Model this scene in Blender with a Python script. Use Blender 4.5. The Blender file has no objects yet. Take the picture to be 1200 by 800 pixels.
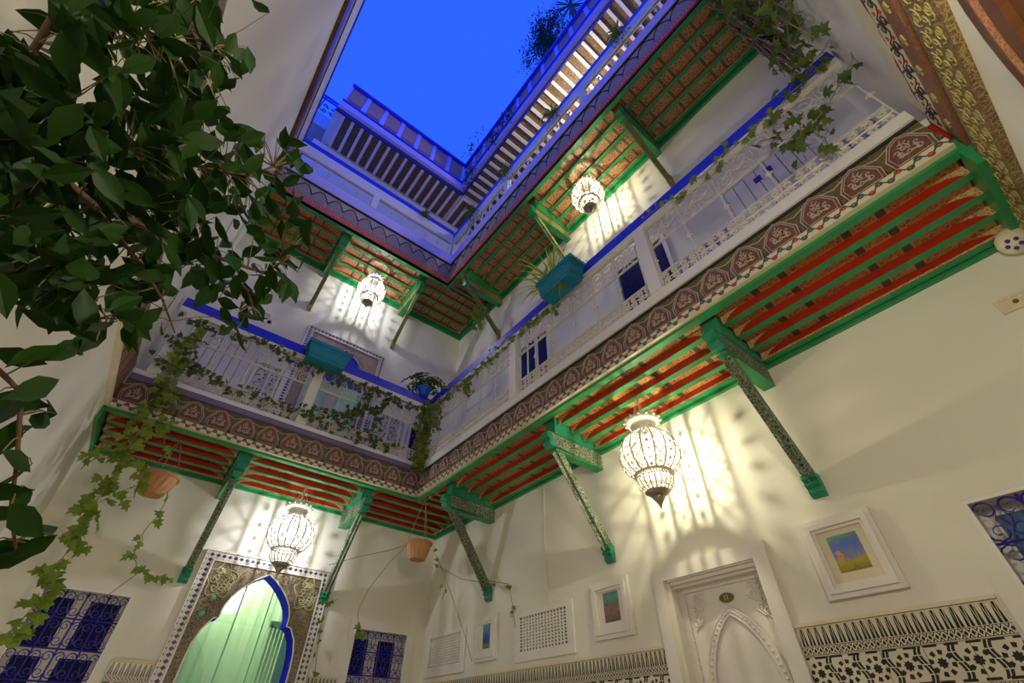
import bpy, math, random
import numpy as np
from mathutils import Vector, Matrix, Euler
random.seed(7)
SC = bpy.context.scene
COL = SC.collection
PI = math.pi

# ---------------------------------------------------------------- camera, world, exposure
FPX = 519.192
YAW, PITCH, ROLL = 0.6606, 0.7417, 0.0104
CAM = Vector((-3.330, -6.0687, 1.0))
_cy, _sy, _cp, _sp = math.cos(YAW), math.sin(YAW), math.cos(PITCH), math.sin(PITCH)
_f = Vector((_sy*_cp, _cy*_cp, _sp)); _r0 = Vector((_cy, -_sy, 0)); _u0 = _r0.cross(_f)
_r = _r0*math.cos(ROLL)+_u0*math.sin(ROLL); _u = -_r0*math.sin(ROLL)+_u0*math.cos(ROLL)
cd = bpy.data.cameras.new('camera'); cam = bpy.data.objects.new('camera', cd); COL.objects.link(cam)
cd.sensor_width = 36; cd.lens = FPX*36/1200; cd.clip_start = 0.02
m = Matrix((_r, _u, -_f)).transposed().to_4x4(); m.translation = CAM; cam.matrix_world = m
SC.camera = cam

W = bpy.data.worlds.new('world'); SC.world = W; W.use_nodes = True
bg = W.node_tree.nodes['Background']; bg.inputs[0].default_value = (0.026, 0.125, 1.35, 1); bg.inputs[1].default_value = 1.05
SC.view_settings.view_transform = 'Standard'; SC.view_settings.look = 'None'
SC.view_settings.exposure = 0.0; SC.view_settings.gamma = 1.0
LANTERN_W, UPPER_W, EAVE_W, SCONCE_W, HALL_W, FLOOR_FILL_W, GLOBE_FILL_W = 32, 34, 62, 10, 20, 13, 52
SC.cycles.max_bounces = 6; SC.cycles.sample_clamp_indirect = 3.0

def ray(px, py): return _f+_r*((px-600)/FPX)-_u*((py-400)/FPX)
def atx(px, py, x): d = ray(px, py); return CAM+d*((x-CAM.x)/d.x)
def aty(px, py, y): d = ray(px, py); return CAM+d*((y-CAM.y)/d.y)

# ---------------------------------------------------------------- node helper
class N:
    def __init__(s, nt, k): s.nt, s.k = nt, k
    def _m(s, op, *a):
        n = s.nt.nodes.new('ShaderNodeMath'); n.operation = op
        for i, v in enumerate((s,)+a):
            if isinstance(v, N): s.nt.links.new(v.k, n.inputs[i])
            else: n.inputs[i].default_value = float(v)
        return N(s.nt, n.outputs[0])
    def __add__(s, o): return s._m('ADD', o)
    __radd__ = __add__
    def __mul__(s, o): return s._m('MULTIPLY', o)
    __rmul__ = __mul__
    def __sub__(s, o): return s._m('SUBTRACT', o)
    def __rsub__(s, o): return (s*-1)+o
    def __truediv__(s, o): return s._m('DIVIDE', o)
    def abs(s): return s._m('ABSOLUTE')
    def fr(s): return s._m('FRACT')
    def fl(s): return s._m('FLOOR')
    def sin(s): return s._m('SINE')
    def sqrt(s): return s._m('SQRT')
    def lt(s, o): return s._m('LESS_THAN', o)
    def gt(s, o): return s._m('GREATER_THAN', o)
    def mn(s, o): return s._m('MINIMUM', o)
    def mx(s, o): return s._m('MAXIMUM', o)
    def atan2(s, o): return s._m('ARCTAN2', o)

class G:
    """one material's node graph"""
    def __init__(s, name):
        s.m = bpy.data.materials.new(name); s.m.use_nodes = True; s.nt = s.m.node_tree
        s.b = s.nt.nodes['Principled BSDF']; s.out = s.nt.nodes['Material Output']
    def pos(s):
        g = s.nt.nodes.new('ShaderNodeNewGeometry'); return N(s.nt, g.outputs['Position'])
    def obj(s):
        g = s.nt.nodes.new('ShaderNodeTexCoord'); return N(s.nt, g.outputs['Object'])
    def xyz(s, v):
        n = s.nt.nodes.new('ShaderNodeSeparateXYZ'); s.nt.links.new(v.k, n.inputs[0])
        return [N(s.nt, n.outputs[i]) for i in range(3)]
    def comb(s, x, y, z=0.0):
        n = s.nt.nodes.new('ShaderNodeCombineXYZ')
        for i, a in enumerate((x, y, z)):
            if isinstance(a, N): s.nt.links.new(a.k, n.inputs[i])
            else: n.inputs[i].default_value = a
        return N(s.nt, n.outputs[0])
    def noise(s, v, scale, detail=3, rough=.55, dist=0):
        n = s.nt.nodes.new('ShaderNodeTexNoise'); s.nt.links.new(v.k, n.inputs['Vector'])
        n.inputs['Scale'].default_value = scale; n.inputs['Detail'].default_value = detail
        n.inputs['Roughness'].default_value = rough; n.inputs['Distortion'].default_value = dist
        return N(s.nt, n.outputs['Fac'])
    def vor(s, v, scale, feature='F1', out='Distance'):
        n = s.nt.nodes.new('ShaderNodeTexVoronoi'); n.feature = feature; s.nt.links.new(v.k, n.inputs['Vector'])
        n.inputs['Scale'].default_value = scale
        return N(s.nt, n.outputs[out])
    def mix(s, f, a, b):
        n = s.nt.nodes.new('ShaderNodeMix'); n.data_type = 'RGBA'
        for idx, v in ((0, f), (6, a), (7, b)):
            if isinstance(v, N): s.nt.links.new(v.k, n.inputs[idx])
            elif idx == 0: n.inputs[0].default_value = v
            else: n.inputs[idx].default_value = (*v, 1)
        return N(s.nt, n.outputs[2])
    def ramp(s, f, stops):
        n = s.nt.nodes.new('ShaderNodeValToRGB'); s.nt.links.new(f.k, n.inputs[0])
        e = n.color_ramp.elements
        while len(e) < len(stops): e.new(0.5)
        for q, (p, c) in zip(e, stops): q.position = p; q.color = (*c, 1)
        return N(s.nt, n.outputs[0])
    def done(s, col, rough=.6, metal=0, bump=None, bstr=.3, bdist=.01, spec=.5):
        if isinstance(col, N): s.nt.links.new(col.k, s.b.inputs['Base Color'])
        else: s.b.inputs['Base Color'].default_value = (*col, 1)
        s.b.inputs['Roughness'].default_value = rough; s.b.inputs['Metallic'].default_value = metal
        s.b.inputs['Specular IOR Level'].default_value = spec
        if bump is not None:
            n = s.nt.nodes.new('ShaderNodeBump'); n.inputs['Strength'].default_value = bstr; n.inputs['Distance'].default_value = bdist
            s.nt.links.new(bump.k, n.inputs['Height']); s.nt.links.new(n.outputs[0], s.b.inputs['Normal'])
        return s.m

def paint(name, c, rough=.5, var=.12, scale=6, metal=0, bstr=.15, spec=.5):
    g = G(name); p = g.pos(); n = g.noise(p, scale, 4)
    a = tuple(x*(1-var) for x in c); b = tuple(min(1, x*(1+var)) for x in c)
    return g.done(g.mix(n, a, b), rough, metal, g.noise(p, scale*6, 2), bstr, .004, spec)

def carved(name, lo, hi, scale=30, thr=.12, lo2=None, rough=.6, warp=0.0):
    """arabesque relief: light interlace over a dark ground"""
    g = G(name); p = g.pos()
    d = g.vor(p, scale, 'DISTANCE_TO_EDGE'); n = g.noise(p, scale*1.3, 2, .5, 2.5)
    ln = d.lt(thr).mx(((n-.5).abs()).lt(.035))
    base = g.mix(g.noise(p, scale*.35, 2), lo, lo2 or lo)
    return g.done(g.mix(ln, base, hi), rough, 0, ln, .5, .006)

M = {}
def plaster():
    g = G('plaster'); p = g.pos(); n = g.noise(p, .9, 4); n2 = g.noise(p, 5, 5)
    c = g.mix(n, (.70, .67, .55), (.78, .75, .64))
    return g.done(c, .75, 0, n2, .18, .02)
M['plaster'] = plaster()
M['white'] = paint('white_paint', (.76, .72, .64), .5, .05)
M['cream'] = paint('cream_paint', (.70, .62, .42), .5, .12, 12)
M['iron'] = paint('white_iron', (.66, .61, .50), .45, .08, 20)
M['green'] = paint('green_paint', (.022, .25, .075), .38, .25, 9)
M['teal_green'] = paint('teal_green_paint', (.022, .25, .13), .38, .25, 9)
M['red'] = paint('red_paint', (.36, .020, .006), .4, .2, 9)
M['blue'] = paint('blue_paint', (.015, .018, .62), .4, .1, 9)
M['navy'] = paint('navy_paint', (.01, .012, .20), .4, .1, 9)
M['grille_blue'] = paint('blue_iron', (.030, .018, .28), .45, .1, 9)
M['salmon'] = paint('salmon_plaster', (.62, .30, .20), .8, .1, 3)
M['sky_tint'] = paint('sky_tinted_paint', (.58, .52, .86), .7, .06, 3)  # blue-violet sky light put into the paint of roof parapets and upper kerbs
M['lilac'] = paint('lilac_plaster', (.58, .42, .52), .7, .1, 3)
M['purple'] = paint('purple_grey_paint', (.16, .12, .22), .5, .1, 9)
M['joint'] = paint('joint_grey', (.22, .19, .17), .8, .1, 9)
M['blue_matte'] = paint('blue_matte_paint', (.015, .022, .66), .85, .1, 9, 0, .1, .1)
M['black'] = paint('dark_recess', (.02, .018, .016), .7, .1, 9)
M['brown'] = paint('brown_wood', (.095, .034, .013), .35, .25, 12)
M['mint'] = paint('mint_paint', (.42, .72, .44), .4, .08, 4)
M['mint_dark'] = paint('mint_moulding', (.16, .52, .27), .4, .12, 8)
M['terracotta'] = paint('terracotta', (.46, .22, .08), .7, .15, 10)
M['teal'] = paint('teal_glazed', (.010, .20, .27), .3, .15, 8)
M['bright_blue'] = paint('bright_blue_pot', (.02, .12, .75), .35, .15, 8)
M['soil'] = paint('soil', (.05, .03, .02), .9, .3, 30)
M['bark'] = paint('bark', (.16, .085, .05), .8, .3, 30)
M['stem'] = paint('vine_stem', (.22, .17, .08), .8, .3, 30)
M['wire'] = paint('wire', (.30, .24, .15), .6, .1, 30)
M['brass'] = paint('brass', (.22, .18, .05), .35, .1, 30, .7)
M['silver'] = paint('lantern_metal', (.60, .56, .46), .45, .1, 30, .1)
M['silver_dark'] = paint('lantern_cap_metal', (.34, .29, .20), .4, .1, 30, .5)
M['dark_glass'] = paint('blue_dark_pane', (.008, .010, .085), .6, .4, 14, 0, .1, .2)
M['blue_screen'] = None
def leafmat(name, a, b, rough=.5):
    g = G(name); p = g.pos(); n = g.noise(p, 9, 2)
    g.b.inputs['Subsurface Weight'].default_value = 0
    m = g.done(g.mix(n, a, b), rough)
    t = g.nt.nodes.new('ShaderNodeBsdfTranslucent'); t.inputs[0].default_value = (a[0]*.9, a[1]*1.1, a[2]*.5, 1)
    mx = g.nt.nodes.new('ShaderNodeMixShader'); mx.inputs[0].default_value = .35
    g.nt.links.new(g.b.outputs[0], mx.inputs[1]); g.nt.links.new(t.outputs[0], mx.inputs[2]); g.nt.links.new(mx.outputs[0], g.out.inputs[0])
    g.b.inputs['Specular IOR Level'].default_value = .3
    return m
M['ficus'] = leafmat('ficus_leaf', (.013, .046, .004), (.026, .090, .007))
M['ivy'] = leafmat('ivy_leaf', (.13, .21, .02), (.30, .38, .05), .5)
M['ivy_dark'] = leafmat('ivy_leaf_dark', (.05, .10, .018), (.15, .20, .035), .5)
M['fern'] = leafmat('spider_plant_leaf', (.36, .42, .06), (.62, .58, .16), .5)
M['roofleaf'] = leafmat('roof_tree_leaf', (.02, .06, .02), (.04, .10, .03), .5)
M['dry'] = paint('dry_roots', (.16, .10, .065), .9, .4, 30)

def blue_screen():
    g = G('blue_lattice_pane'); p = g.pos(); d = g.vor(p, 32, 'DISTANCE_TO_EDGE'); ln = d.lt(.07)
    return g.done(g.mix(ln, (.006, .006, .045), (.03, .03, .24)), .8, 0, ln, .4, .004, .15)
M['blue_screen'] = blue_screen()
def lace():
    g = G('pierced_white_screen'); p = g.pos(); d = g.vor(p, 26, 'F1'); h = d.lt(.36)
    return g.done(g.mix(h, (.62, .56, .46), (.10, .085, .10)), .6, 0, h*-1, .5)
M['lace'] = lace()

def painted_board(name, a, b, gold, band, axis, L=.62):
    """painted ceiling board: flower ground with framed boxes along its length"""
    g = G(name); p = g.pos(); x, y, z = g.xyz(p); u = (x, y)[axis]
    d = g.vor(p, 26, 'DISTANCE_TO_EDGE'); n = g.noise(p, 22, 2, .5, 2)
    base = g.mix(n.gt(.52), a, b); base = g.mix((d.lt(.10)).mx(((n-.55).abs()).lt(.03)), base, gold)
    k = (u/L).fr()
    base = g.mix(((k-.16).abs()).lt(.05).mx(((k-.84).abs()).lt(.05)), base, band)
    e = ((k-.11).abs()).lt(.009).mx(((k-.21).abs()).lt(.009)).mx(((k-.79).abs()).lt(.009)).mx(((k-.89).abs()).lt(.009))
    zig = (((k-.5).abs()*3.0-((x*40 if axis else y*40).fr()-.5).abs()).abs()).lt(.05)
    base = g.mix(e, base, gold); base = g.mix(zig*((k-.5).abs()).lt(.25), base, gold)
    return g.done(base, .5, 0, d, .2, .004)
for nm, ax in (('x', 0), ('y', 1)):
    M['board1'+nm] = painted_board('painted_board_lower_'+nm, (.33, .075, .015), (.40, .13, .03), (.50, .30, .08), (.09, .08, .035), ax)
    M['board2'+nm] = painted_board('painted_board_upper_'+nm, (.23, .035, .018), (.17, .045, .022), (.42, .26, .10), (.10, .085, .03), ax, .48)
M['roof_panel'] = carved('roof_panel_carving', (.13, .03, .02), (.22, .14, .07), 22, .08, (.05, .03, .02))
M['corbel'] = carved('painted_corbel', (.34, .10, .05), (.58, .40, .18), 45, .12, (.42, .14, .06))
M['bracket'] = carved('bracket_carving', (.008, .030, .013), (.36, .40, .27), 32, .055, (.012, .05, .02))
M['bracket_gold'] = carved('bracket_gold_carving', (.17, .075, .03), (.38, .29, .10), 46, .09, (.09, .08, .03))
M['gold'] = carved('gold_carving', (.10, .06, .02), (.30, .22, .07), 30, .06, (.13, .035, .02))
M['gold_strip'] = carved('brown_gold_strip', (.20, .07, .035), (.28, .13, .06), 60, .06, (.15, .05, .03))
M['fascia'] = carved('fascia_ground', (.09, .07, .022), (.17, .135, .05), 50, .08, (.065, .045, .02))
M['medal'] = carved('medallion_ground', (.14, .034, .014), (.21, .10, .045), 60, .08, (.10, .028, .012))
M['chalk'] = paint('chalk_ornament', (.48, .38, .30), .6, .1, 30)
M['scallop'] = carved('scallop_carving', (.28, .22, .16), (.40, .34, .26), 50, .12, (.20, .13, .09))
M['spandrel'] = carved('spandrel_carving', (.075, .05, .022), (.27, .21, .12), 36, .10, (.055, .04, .02))
M['spandrel_pink'] = carved('spandrel_pink_carving', (.22, .13, .10), (.36, .26, .22), 40, .12, (.15, .10, .08))
M['gilt_pale'] = paint('pale_gilt_ornament', (.50, .46, .24), .45, .15, 20)
M['gilt'] = paint('gilt_ornament', (.36, .30, .09), .45, .15, 20)

def floral(name, axis, h, z0, per):
    g = G(name); x, y, z = g.xyz(g.pos()); u = (x, y)[axis]; v = (z-z0)/h - .5
    k = u/per; s = (k*2*PI).sin()*.26
    vine = ((v-s).abs()).lt(.10)
    f = (k*2).fr()-.5; c = (k*2).fl(); side = ((c*.5).fr().gt(.2))*2-1
    dx, dv = f*(per*.5/h), v-side*-.22
    rr = (dx*dx+dv*dv).sqrt(); ring = ((rr-.20).abs()).lt(.08); dot = rr.lt(.09)
    col = g.mix(vine, (.66, .58, .36), (.02, .06, .03))
    red = (c/3).fr().gt(.5)
    col = g.mix(ring, col, g.mix(red, (.03, .10, .05), (.35, .05, .02)))
    col = g.mix(dot, col, (.33, .06, .02))
    return g.done(col, .5)
M['floral_y'] = floral('floral_border_y', 1, .07, 3.42, .10)
M['floral_x'] = floral('floral_border_x', 0, .07, 3.42, .10)
M['floral_near'] = M['cream']
def beadred(axis):
    g = G('red_beaded_strip'+'xy'[axis]); x, y, z = g.xyz(g.pos()); u = (x, y)[axis]
    f = (u/.045).fr()-.5; v = ((z-7.61)/.14-.5); rr = (f*f*.35+v*v).sqrt()
    ln = rr.lt(.16).mx((v.abs()-.40).abs().lt(.05))
    return g.done(g.mix(ln, (.50, .05, .010), (.66, .36, .14)), .5, 0, ln, .3)
M['beadx'], M['beady'] = beadred(0), beadred(1)

def zellij():
    g = G('zellij_tile'); x, y, z = g.xyz(g.pos()); u = x+y
    blk, crm, blu = (.022, .018, .022), (.66, .60, .44), (.06, .05, .20)
    # crenellated top band
    v = (z-1.452)/.095; k = ((u/.042).fr()-.5).abs()
    tooth = (k+v*.20).lt(.40)*((k-v*.16-.02).abs()).gt(.035)*v.gt(.0)*v.lt(.92)
    c = g.mix(tooth, crm, blk)
    # small star bands
    def small(z0, h):
        w = (z-z0)/h-.5; kk = ((u/.03).fr()-.5)
        d = kk.abs()+w.abs()
        return ((d.lt(.28))+((d-.62).abs()).lt(.1)).mn(1)*w.abs().lt(.42), w.abs().lt(.5), (w.abs()-.46).abs().lt(.03)
    for z0 in (1.405, 1.195):
        a, ins, edge = small(z0, .045)
        c = g.mix(ins, c, g.mix(a, crm, blk)); c = g.mix(edge, c, blk)
    # rosette bands
    def ros(z0, h, per, sh):
        w = (z-z0)/h-.5; kx = ((u/per+sh).fr()-.5)*(per/h)
        r = (kx*kx+w*w).sqrt(); th = w.atan2(kx)
        star = r.lt((th*8).sin()*.018+.12)
        petals = ((r-.27).abs()).lt(.06)*((th*8).sin()).gt(-.15)
        kw = ((u/per+sh+.5).fr()-.5)*(per/h)
        wav = (((kw-(w*6.6).sin()*.085).abs()-.055).abs()).lt(.04)*((w*13).sin().abs()).gt(.16)*(w.abs()).lt(.46)
        cap = ((w.abs()-.44).abs()).lt(.035)*((u*70).sin()).gt(-.5)*(r.gt(.3))
        return (star.mx(petals).mx(wav).mx(cap)), w.abs().lt(.5)
    for z0, h, sh in ((1.24, .165, 0.0), (1.01, .185, .5)):
        a, ins = ros(z0, h, .145, sh); c = g.mix(ins, c, g.mix(a, crm, blk))
    return g.done(c, .25, 0, None)
M['zellij'] = zellij()
def zborder():
    g = G('zellij_border'); x, y, z = g.xyz(g.pos())
    a = ((x/.06).fr()-.5).abs(); b = ((z/.05).fr()-.5).abs()
    t = (a+b).lt(.42)*((z/.05).fr()).gt(.12)
    return g.done(g.mix(t, (.62, .58, .46), (.035, .03, .12)), .3)
M['zborder'] = zborder()
def floor_mat():
    g = G('floor_tile'); x, y, z = g.xyz(g.pos())
    c = ((x/.3).fl()+(y/.3).fl())/2
    gr = ((x/.3).fr().lt(.02)).mx((y/.3).fr().lt(.02))
    return g.done(g.mix(gr, g.mix(c.fr().gt(.2), (.45, .36, .24), (.36, .28, .19)), (.2, .17, .12)), .35)
M['floor'] = floor_mat()
def picture(name, kind):
    g = G(name); o = g.obj(); x, y, z = g.xyz(o); n = g.noise(o, 24, 5, .65, 1.5); n2 = g.noise(o, 30, 3, .6, 1)
    h = z+(n-.5)*.15
    if kind == 0:   # blue night sky over dunes, green right edge
        c = g.ramp(h*3.2+.5, [(0, (.05, .06, .035)), (.22, (.22, .22, .10)), (.34, (.03, .06, .12)), (.50, (.02, .10, .38)), (.75, (.06, .30, .52)), (1, (.05, .22, .20))])
        c = g.mix((y*-6+(n-.5)).gt(.32), c, (.12, .22, .06))
    elif kind == 1:  # ochre town with turquoise sky
        c = g.ramp(h*3.6+.5, [(0, (.05, .045, .02)), (.25, (.18, .12, .09)), (.42, (.28, .14, .06)), (.58, (.12, .15, .07)), (.7, (.10, .26, .26)), (1, (.08, .20, .16))])
        c = g.mix(n2.gt(.6), c, (.10, .06, .09))
    else:            # colourful field
        c = g.ramp(h*3.6+.5, [(0, (.10, .06, .01)), (.2, (.30, .24, .02)), (.33, (.42, .34, .03)), (.42, (.22, .22, .42)), (.60, (.10, .16, .50)), (.74, (.10, .17, .40)), (.86, (.13, .35, .16)), (1, (.20, .12, .32))])
        c = g.mix(((y-.05).abs()+(z-.0).abs()*.55+(n-.5)*.12).lt(.016), c, (.60, .30, .04))
    return g.done(c, .5)
for k in range(3): M['pic%d' % k] = picture('painting_%d' % k, k)
def emis(name, c, s):
    g = G(name); g.b.inputs['Emission Color'].default_value = (*c, 1); g.b.inputs['Emission Strength'].default_value = s
    return g.done((.8, .8, .8), .5)
def bulbmat(name, c, s):
    g = G(name); tr = g.nt.nodes.new('ShaderNodeBsdfTransparent'); e = g.nt.nodes.new('ShaderNodeEmission'); e.inputs[0].default_value = (*c, 1); e.inputs[1].default_value = s
    ad = g.nt.nodes.new('ShaderNodeAddShader'); g.nt.links.new(tr.outputs[0], ad.inputs[0]); g.nt.links.new(e.outputs[0], ad.inputs[1]); g.nt.links.new(ad.outputs[0], g.out.inputs[0])
    return g.m
M['bulb'] = bulbmat('lit_bulb', (1, .95, .80), 12)
M['bulb2'] = bulbmat('lit_bulb_cool', (.95, .96, 1), 12)
def linermat():
    g = G('glow_liner'); tr = g.nt.nodes.new('ShaderNodeBsdfTransparent'); tl = g.nt.nodes.new('ShaderNodeBsdfTranslucent'); tl.inputs[0].default_value = (1, 1, 1, 1)
    mx = g.nt.nodes.new('ShaderNodeMixShader'); mx.inputs[0].default_value = .022
    g.nt.links.new(tr.outputs[0], mx.inputs[1]); g.nt.links.new(tl.outputs[0], mx.inputs[2]); g.nt.links.new(mx.outputs[0], g.out.inputs[0])
    return g.m
M['liner'] = linermat()
M['globe'] = emis('glowing_globe', (1, .98, .9), 1.6)
def glassmat(name, tint=(1, 1, 1), refl=.10):
    g = G(name); tr = g.nt.nodes.new('ShaderNodeBsdfTransparent'); tr.inputs[0].default_value = (*tint, 1)
    gl = g.nt.nodes.new('ShaderNodeBsdfGlossy'); gl.inputs['Roughness'].default_value = .02
    mx = g.nt.nodes.new('ShaderNodeMixShader'); mx.inputs[0].default_value = refl
    g.nt.links.new(tr.outputs[0], mx.inputs[1]); g.nt.links.new(gl.outputs[0], mx.inputs[2]); g.nt.links.new(mx.outputs[0], g.out.inputs[0])
    return g.m
M['pane'] = glassmat('clear_pane', (.92, 1, .96), .12)
M['blue_glass'] = paint('blue_frosted_glass', (.05, .14, .30), .2, .25, 10)
M['mint_lit'] = paint('pale_mint_panel', (.58, .74, .52), .4, .06, 4)

# ---------------------------------------------------------------- mesh helper
WL = {}
class MB:
    def __init__(s): s.v, s.f = [], []
    def add(s, vs, fs):
        b = len(s.v); s.v += [tuple(p) for p in vs]; s.f += [tuple(i+b for i in q) for q in fs]; return s
    def box(s, x0, x1, y0, y1, z0, z1):
        return s.add([(x0, y0, z0), (x1, y0, z0), (x1, y1, z0), (x0, y1, z0), (x0, y0, z1), (x1, y0, z1), (x1, y1, z1), (x0, y1, z1)],
                     [(0, 3, 2, 1), (4, 5, 6, 7), (0, 1, 5, 4), (1, 2, 6, 5), (2, 3, 7, 6), (3, 0, 4, 7)])
    def prism(s, poly, fn, w0, w1):
        n = len(poly); vs = [fn(a, b, w0) for a, b in poly]+[fn(a, b, w1) for a, b in poly]
        return s.add(vs, [tuple(range(n-1, -1, -1)), tuple(range(n, 2*n))]+[(i, (i+1) % n, n+(i+1) % n, n+i) for i in range(n)])
    def tube(s, pts, r, n=5, closed=False):
        pts = [Vector(p) for p in pts]; k = len(pts); rs = r if isinstance(r, (list, tuple)) else [r]*k
        vs = []; ref = None
        for i, p in enumerate(pts):
            a = pts[i-1] if i else (pts[-1] if closed else pts[0]); b = pts[(i+1) % k] if (closed or i < k-1) else pts[-1]
            t = b-a
            if t.length < 1e-9: t = Vector((0, 0, 1))
            t.normalize()
            if ref is None:
                ref = t.orthogonal().normalized()
            ref = ref-t*ref.dot(t)
            if ref.length < 1e-6: ref = t.orthogonal()
            ref.normalize(); c = t.cross(ref)
            for j in range(n):
                an = 2*PI*(j+.5)/n; vs.append(p+(ref*math.cos(an)+c*math.sin(an))*rs[i])
        fs = []
        for i in range(k if closed else k-1):
            i2 = (i+1) % k
            for j in range(n): fs.append((i*n+j, i*n+(j+1) % n, i2*n+(j+1) % n, i2*n+j))
        if not closed: fs += [tuple(range(n-1, -1, -1)), tuple((k-1)*n+j for j in range(n))]
        return s.add(vs, fs)
    def lathe(s, prof, c=(0, 0, 0), n=20):
        vs = [(c[0]+r*math.cos(2*PI*j/n), c[1]+r*math.sin(2*PI*j/n), c[2]+z) for r, z in prof for j in range(n)]
        k = len(prof)
        fs = [(i*n+j, i*n+(j+1) % n, (i+1)*n+(j+1) % n, (i+1)*n+j) for i in range(k-1) for j in range(n)]
        return s.add(vs, fs)
    def beam(s, a, b, w, h, up=(0, 0, 1)):
        a, b = Vector(a), Vector(b); t = (b-a).normalized(); sd = t.cross(Vector(up)).normalized(); n = sd.cross(t)
        vs = [p+sd*(i*w/2)+n*(j*h/2) for p in (a, b) for i, j in ((-1, -1), (1, -1), (1, 1), (-1, 1))]
        return s.add(vs, [(3, 2, 1, 0), (4, 5, 6, 7), (0, 1, 5, 4), (1, 2, 6, 5), (2, 3, 7, 6), (3, 0, 4, 7)])
    def sphere(s, c, r, n=10, m=7):
        return s.lathe([(r*math.sin(PI*i/m)+1e-5, -r*math.cos(PI*i/m)) for i in range(m+1)], c, n)
    def build(s, name, mat, parent=None, smooth=False, kind=None, origin=None):
        o0 = Vector(origin) if origin is not None else (WL[parent] if parent else Vector((0, 0, 0)))
        me = bpy.data.meshes.new(name); me.from_pydata([tuple(Vector(p)-o0) for p in s.v], [], s.f); me.update()
        me.materials.append(M[mat] if isinstance(mat, str) else mat)
        if smooth:
            me.polygons.foreach_set('use_smooth', [True]*len(me.polygons))
        o = bpy.data.objects.new(name, me); COL.objects.link(o)
        if parent: o.parent = parent; o.location = o0-WL[parent]
        else: o.location = o0
        WL[o] = o0
        if kind: o['kind'] = kind
        return o

def thing(name, label, cat, loc=(0, 0, 0), group=None):
    o = bpy.data.objects.new(name, None); COL.objects.link(o); o.location = loc; o.empty_display_size = .1
    o['label'] = label; o['category'] = cat
    if group: o['group'] = group
    WL[o] = Vector(loc); return o
def tag(o, label=None, cat=None, group=None, kind=None):
    for k, v in (('label', label), ('category', cat), ('group', group), ('kind', kind)):
        if v: o[k] = v
    return o
def kids(o): return [c for c in list(WL) if c.parent is o]
CH = {}
def children_of(o): return list(o.children)
def copy_tree(o, parent=None, loc=None, rz=None, label=None, group=None):
    c = o.copy(); COL.objects.link(c); c.parent = parent
    if loc is not None: c.location = loc
    if rz is not None: c.rotation_euler = (0, 0, rz)
    if label: c['label'] = label
    if group: c['group'] = group
    WL[c] = Vector(loc) if loc is not None else WL[o]
    for ch in children_of(o): copy_tree(ch, c)
    return c
def inst(o, parent, loc, rot=None, scale=None):
    c = o.copy(); COL.objects.link(c); c.parent = parent; c.location = Vector(loc)-WL[parent] if parent else Vector(loc)
    if rot is not None: c.rotation_euler = rot
    if scale is not None: c.scale = (scale,)*3
    WL[c] = Vector(loc)
    for ch in children_of(o): copy_tree(ch, c)
    return c
FR = lambda a, b, w: (-w, a, b)       # facing -x (right wall): a = y, b = z, w = out from x=0
FB = lambda a, b, w: (a, -w, b)       # facing -y (back wall): a = x, b = z
FL = lambda a, b, w: (-4.235+w, a, b)  # left wall
FN = lambda a, b, w: (a, -6.776+w, b)  # near wall
def rect(fn, mb, a0, a1, b0, b1, w0, w1): return mb.prism([(a0, b0), (a1, b0), (a1, b1), (a0, b1)], fn, w0, w1)
def frame(fn, mb, a0, a1, b0, b1, t, w0, w1, tb=None):
    tb = t if tb is None else tb
    rect(fn, mb, a0, a1, b1-t, b1, w0, w1)
    if tb: rect(fn, mb, a0, a1, b0, b0+tb, w0, w1)
    rect(fn, mb, a0, a0+t, b0+tb, b1-t, w0, w1); rect(fn, mb, a1-t, a1, b0+tb, b1-t, w0, w1); return mb
def wall(name, fn, a0, a1, b0, b1, holes, label, thick=.30):
    as_ = sorted({a0, a1, *[h for q in holes for h in q[:2]]}); bs = sorted({b0, b1, *[h for q in holes for h in q[2:]]})
    mb = MB()
    for i in range(len(as_)-1):
        j = 0
        while j < len(bs)-1:
            def ins(jj):
                ca, cb = (as_[i]+as_[i+1])/2, (bs[jj]+bs[jj+1])/2
                return any(h[0] < ca < h[1] and h[2] < cb < h[3] for h in holes)
            if ins(j): j += 1; continue
            k = j
            while k < len(bs)-1 and not ins(k): k += 1
            rect(fn, mb, as_[i], as_[i+1], bs[j], bs[k], -thick, 0); j = k
    return tag(mb.build(name, 'plaster'), label, None, None, 'structure')
def spiral(cx, cz, r, a0, turns, n=12, sgn=1, shrink=.25):
    return [(cx+r*(1-(1-shrink)*i/n)*math.cos(a0+sgn*turns*2*PI*i/n), cz+r*(1-(1-shrink)*i/n)*math.sin(a0+sgn*turns*2*PI*i/n)) for i in range(n+1)]
def ribbons(mb, curves, fn, w, r, n=4):
    for c in curves: mb.tube([fn(a, b, w) for a, b in c], r, n)
    return mb

# ---------------------------------------------------------------- the setting: walls and floor
XL, YN, G1, G2 = -4.235, -6.776, .80, .895
wall_right = wall('wall_right', FR, YN-.3, .3, -.02, 10.95, [(-4.57, -3.82, -1, 1.98), (-6.55, -5.72, .9, 2.0)], 'cream plaster courtyard wall on the right with door and pictures')
wall_back = wall('wall_back', FB, XL, 0.0, -.02, 10.95, [(-2.62, -1.56, -1, 2.44), (-3.90, -3.22, .9, 2.07), (-.955, -.23, .9, 2.07)], 'cream plaster wall at the back with the pointed arch')
wall_left = wall('wall_left', FL, YN, .3, -.02, 9.25, [], 'plain tall plaster wall on the left of the courtyard')
wall_near = wall('wall_near', FN, XL-.3, 0.0, -.02, 9.0, [], 'plaster wall nearest the camera with carved wooden bands')
tag(MB().box(XL-.2, .2, YN-.2, .2, -.12, 0).build('floor', 'floor'), 'tiled courtyard floor', None, None, 'structure')
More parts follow.
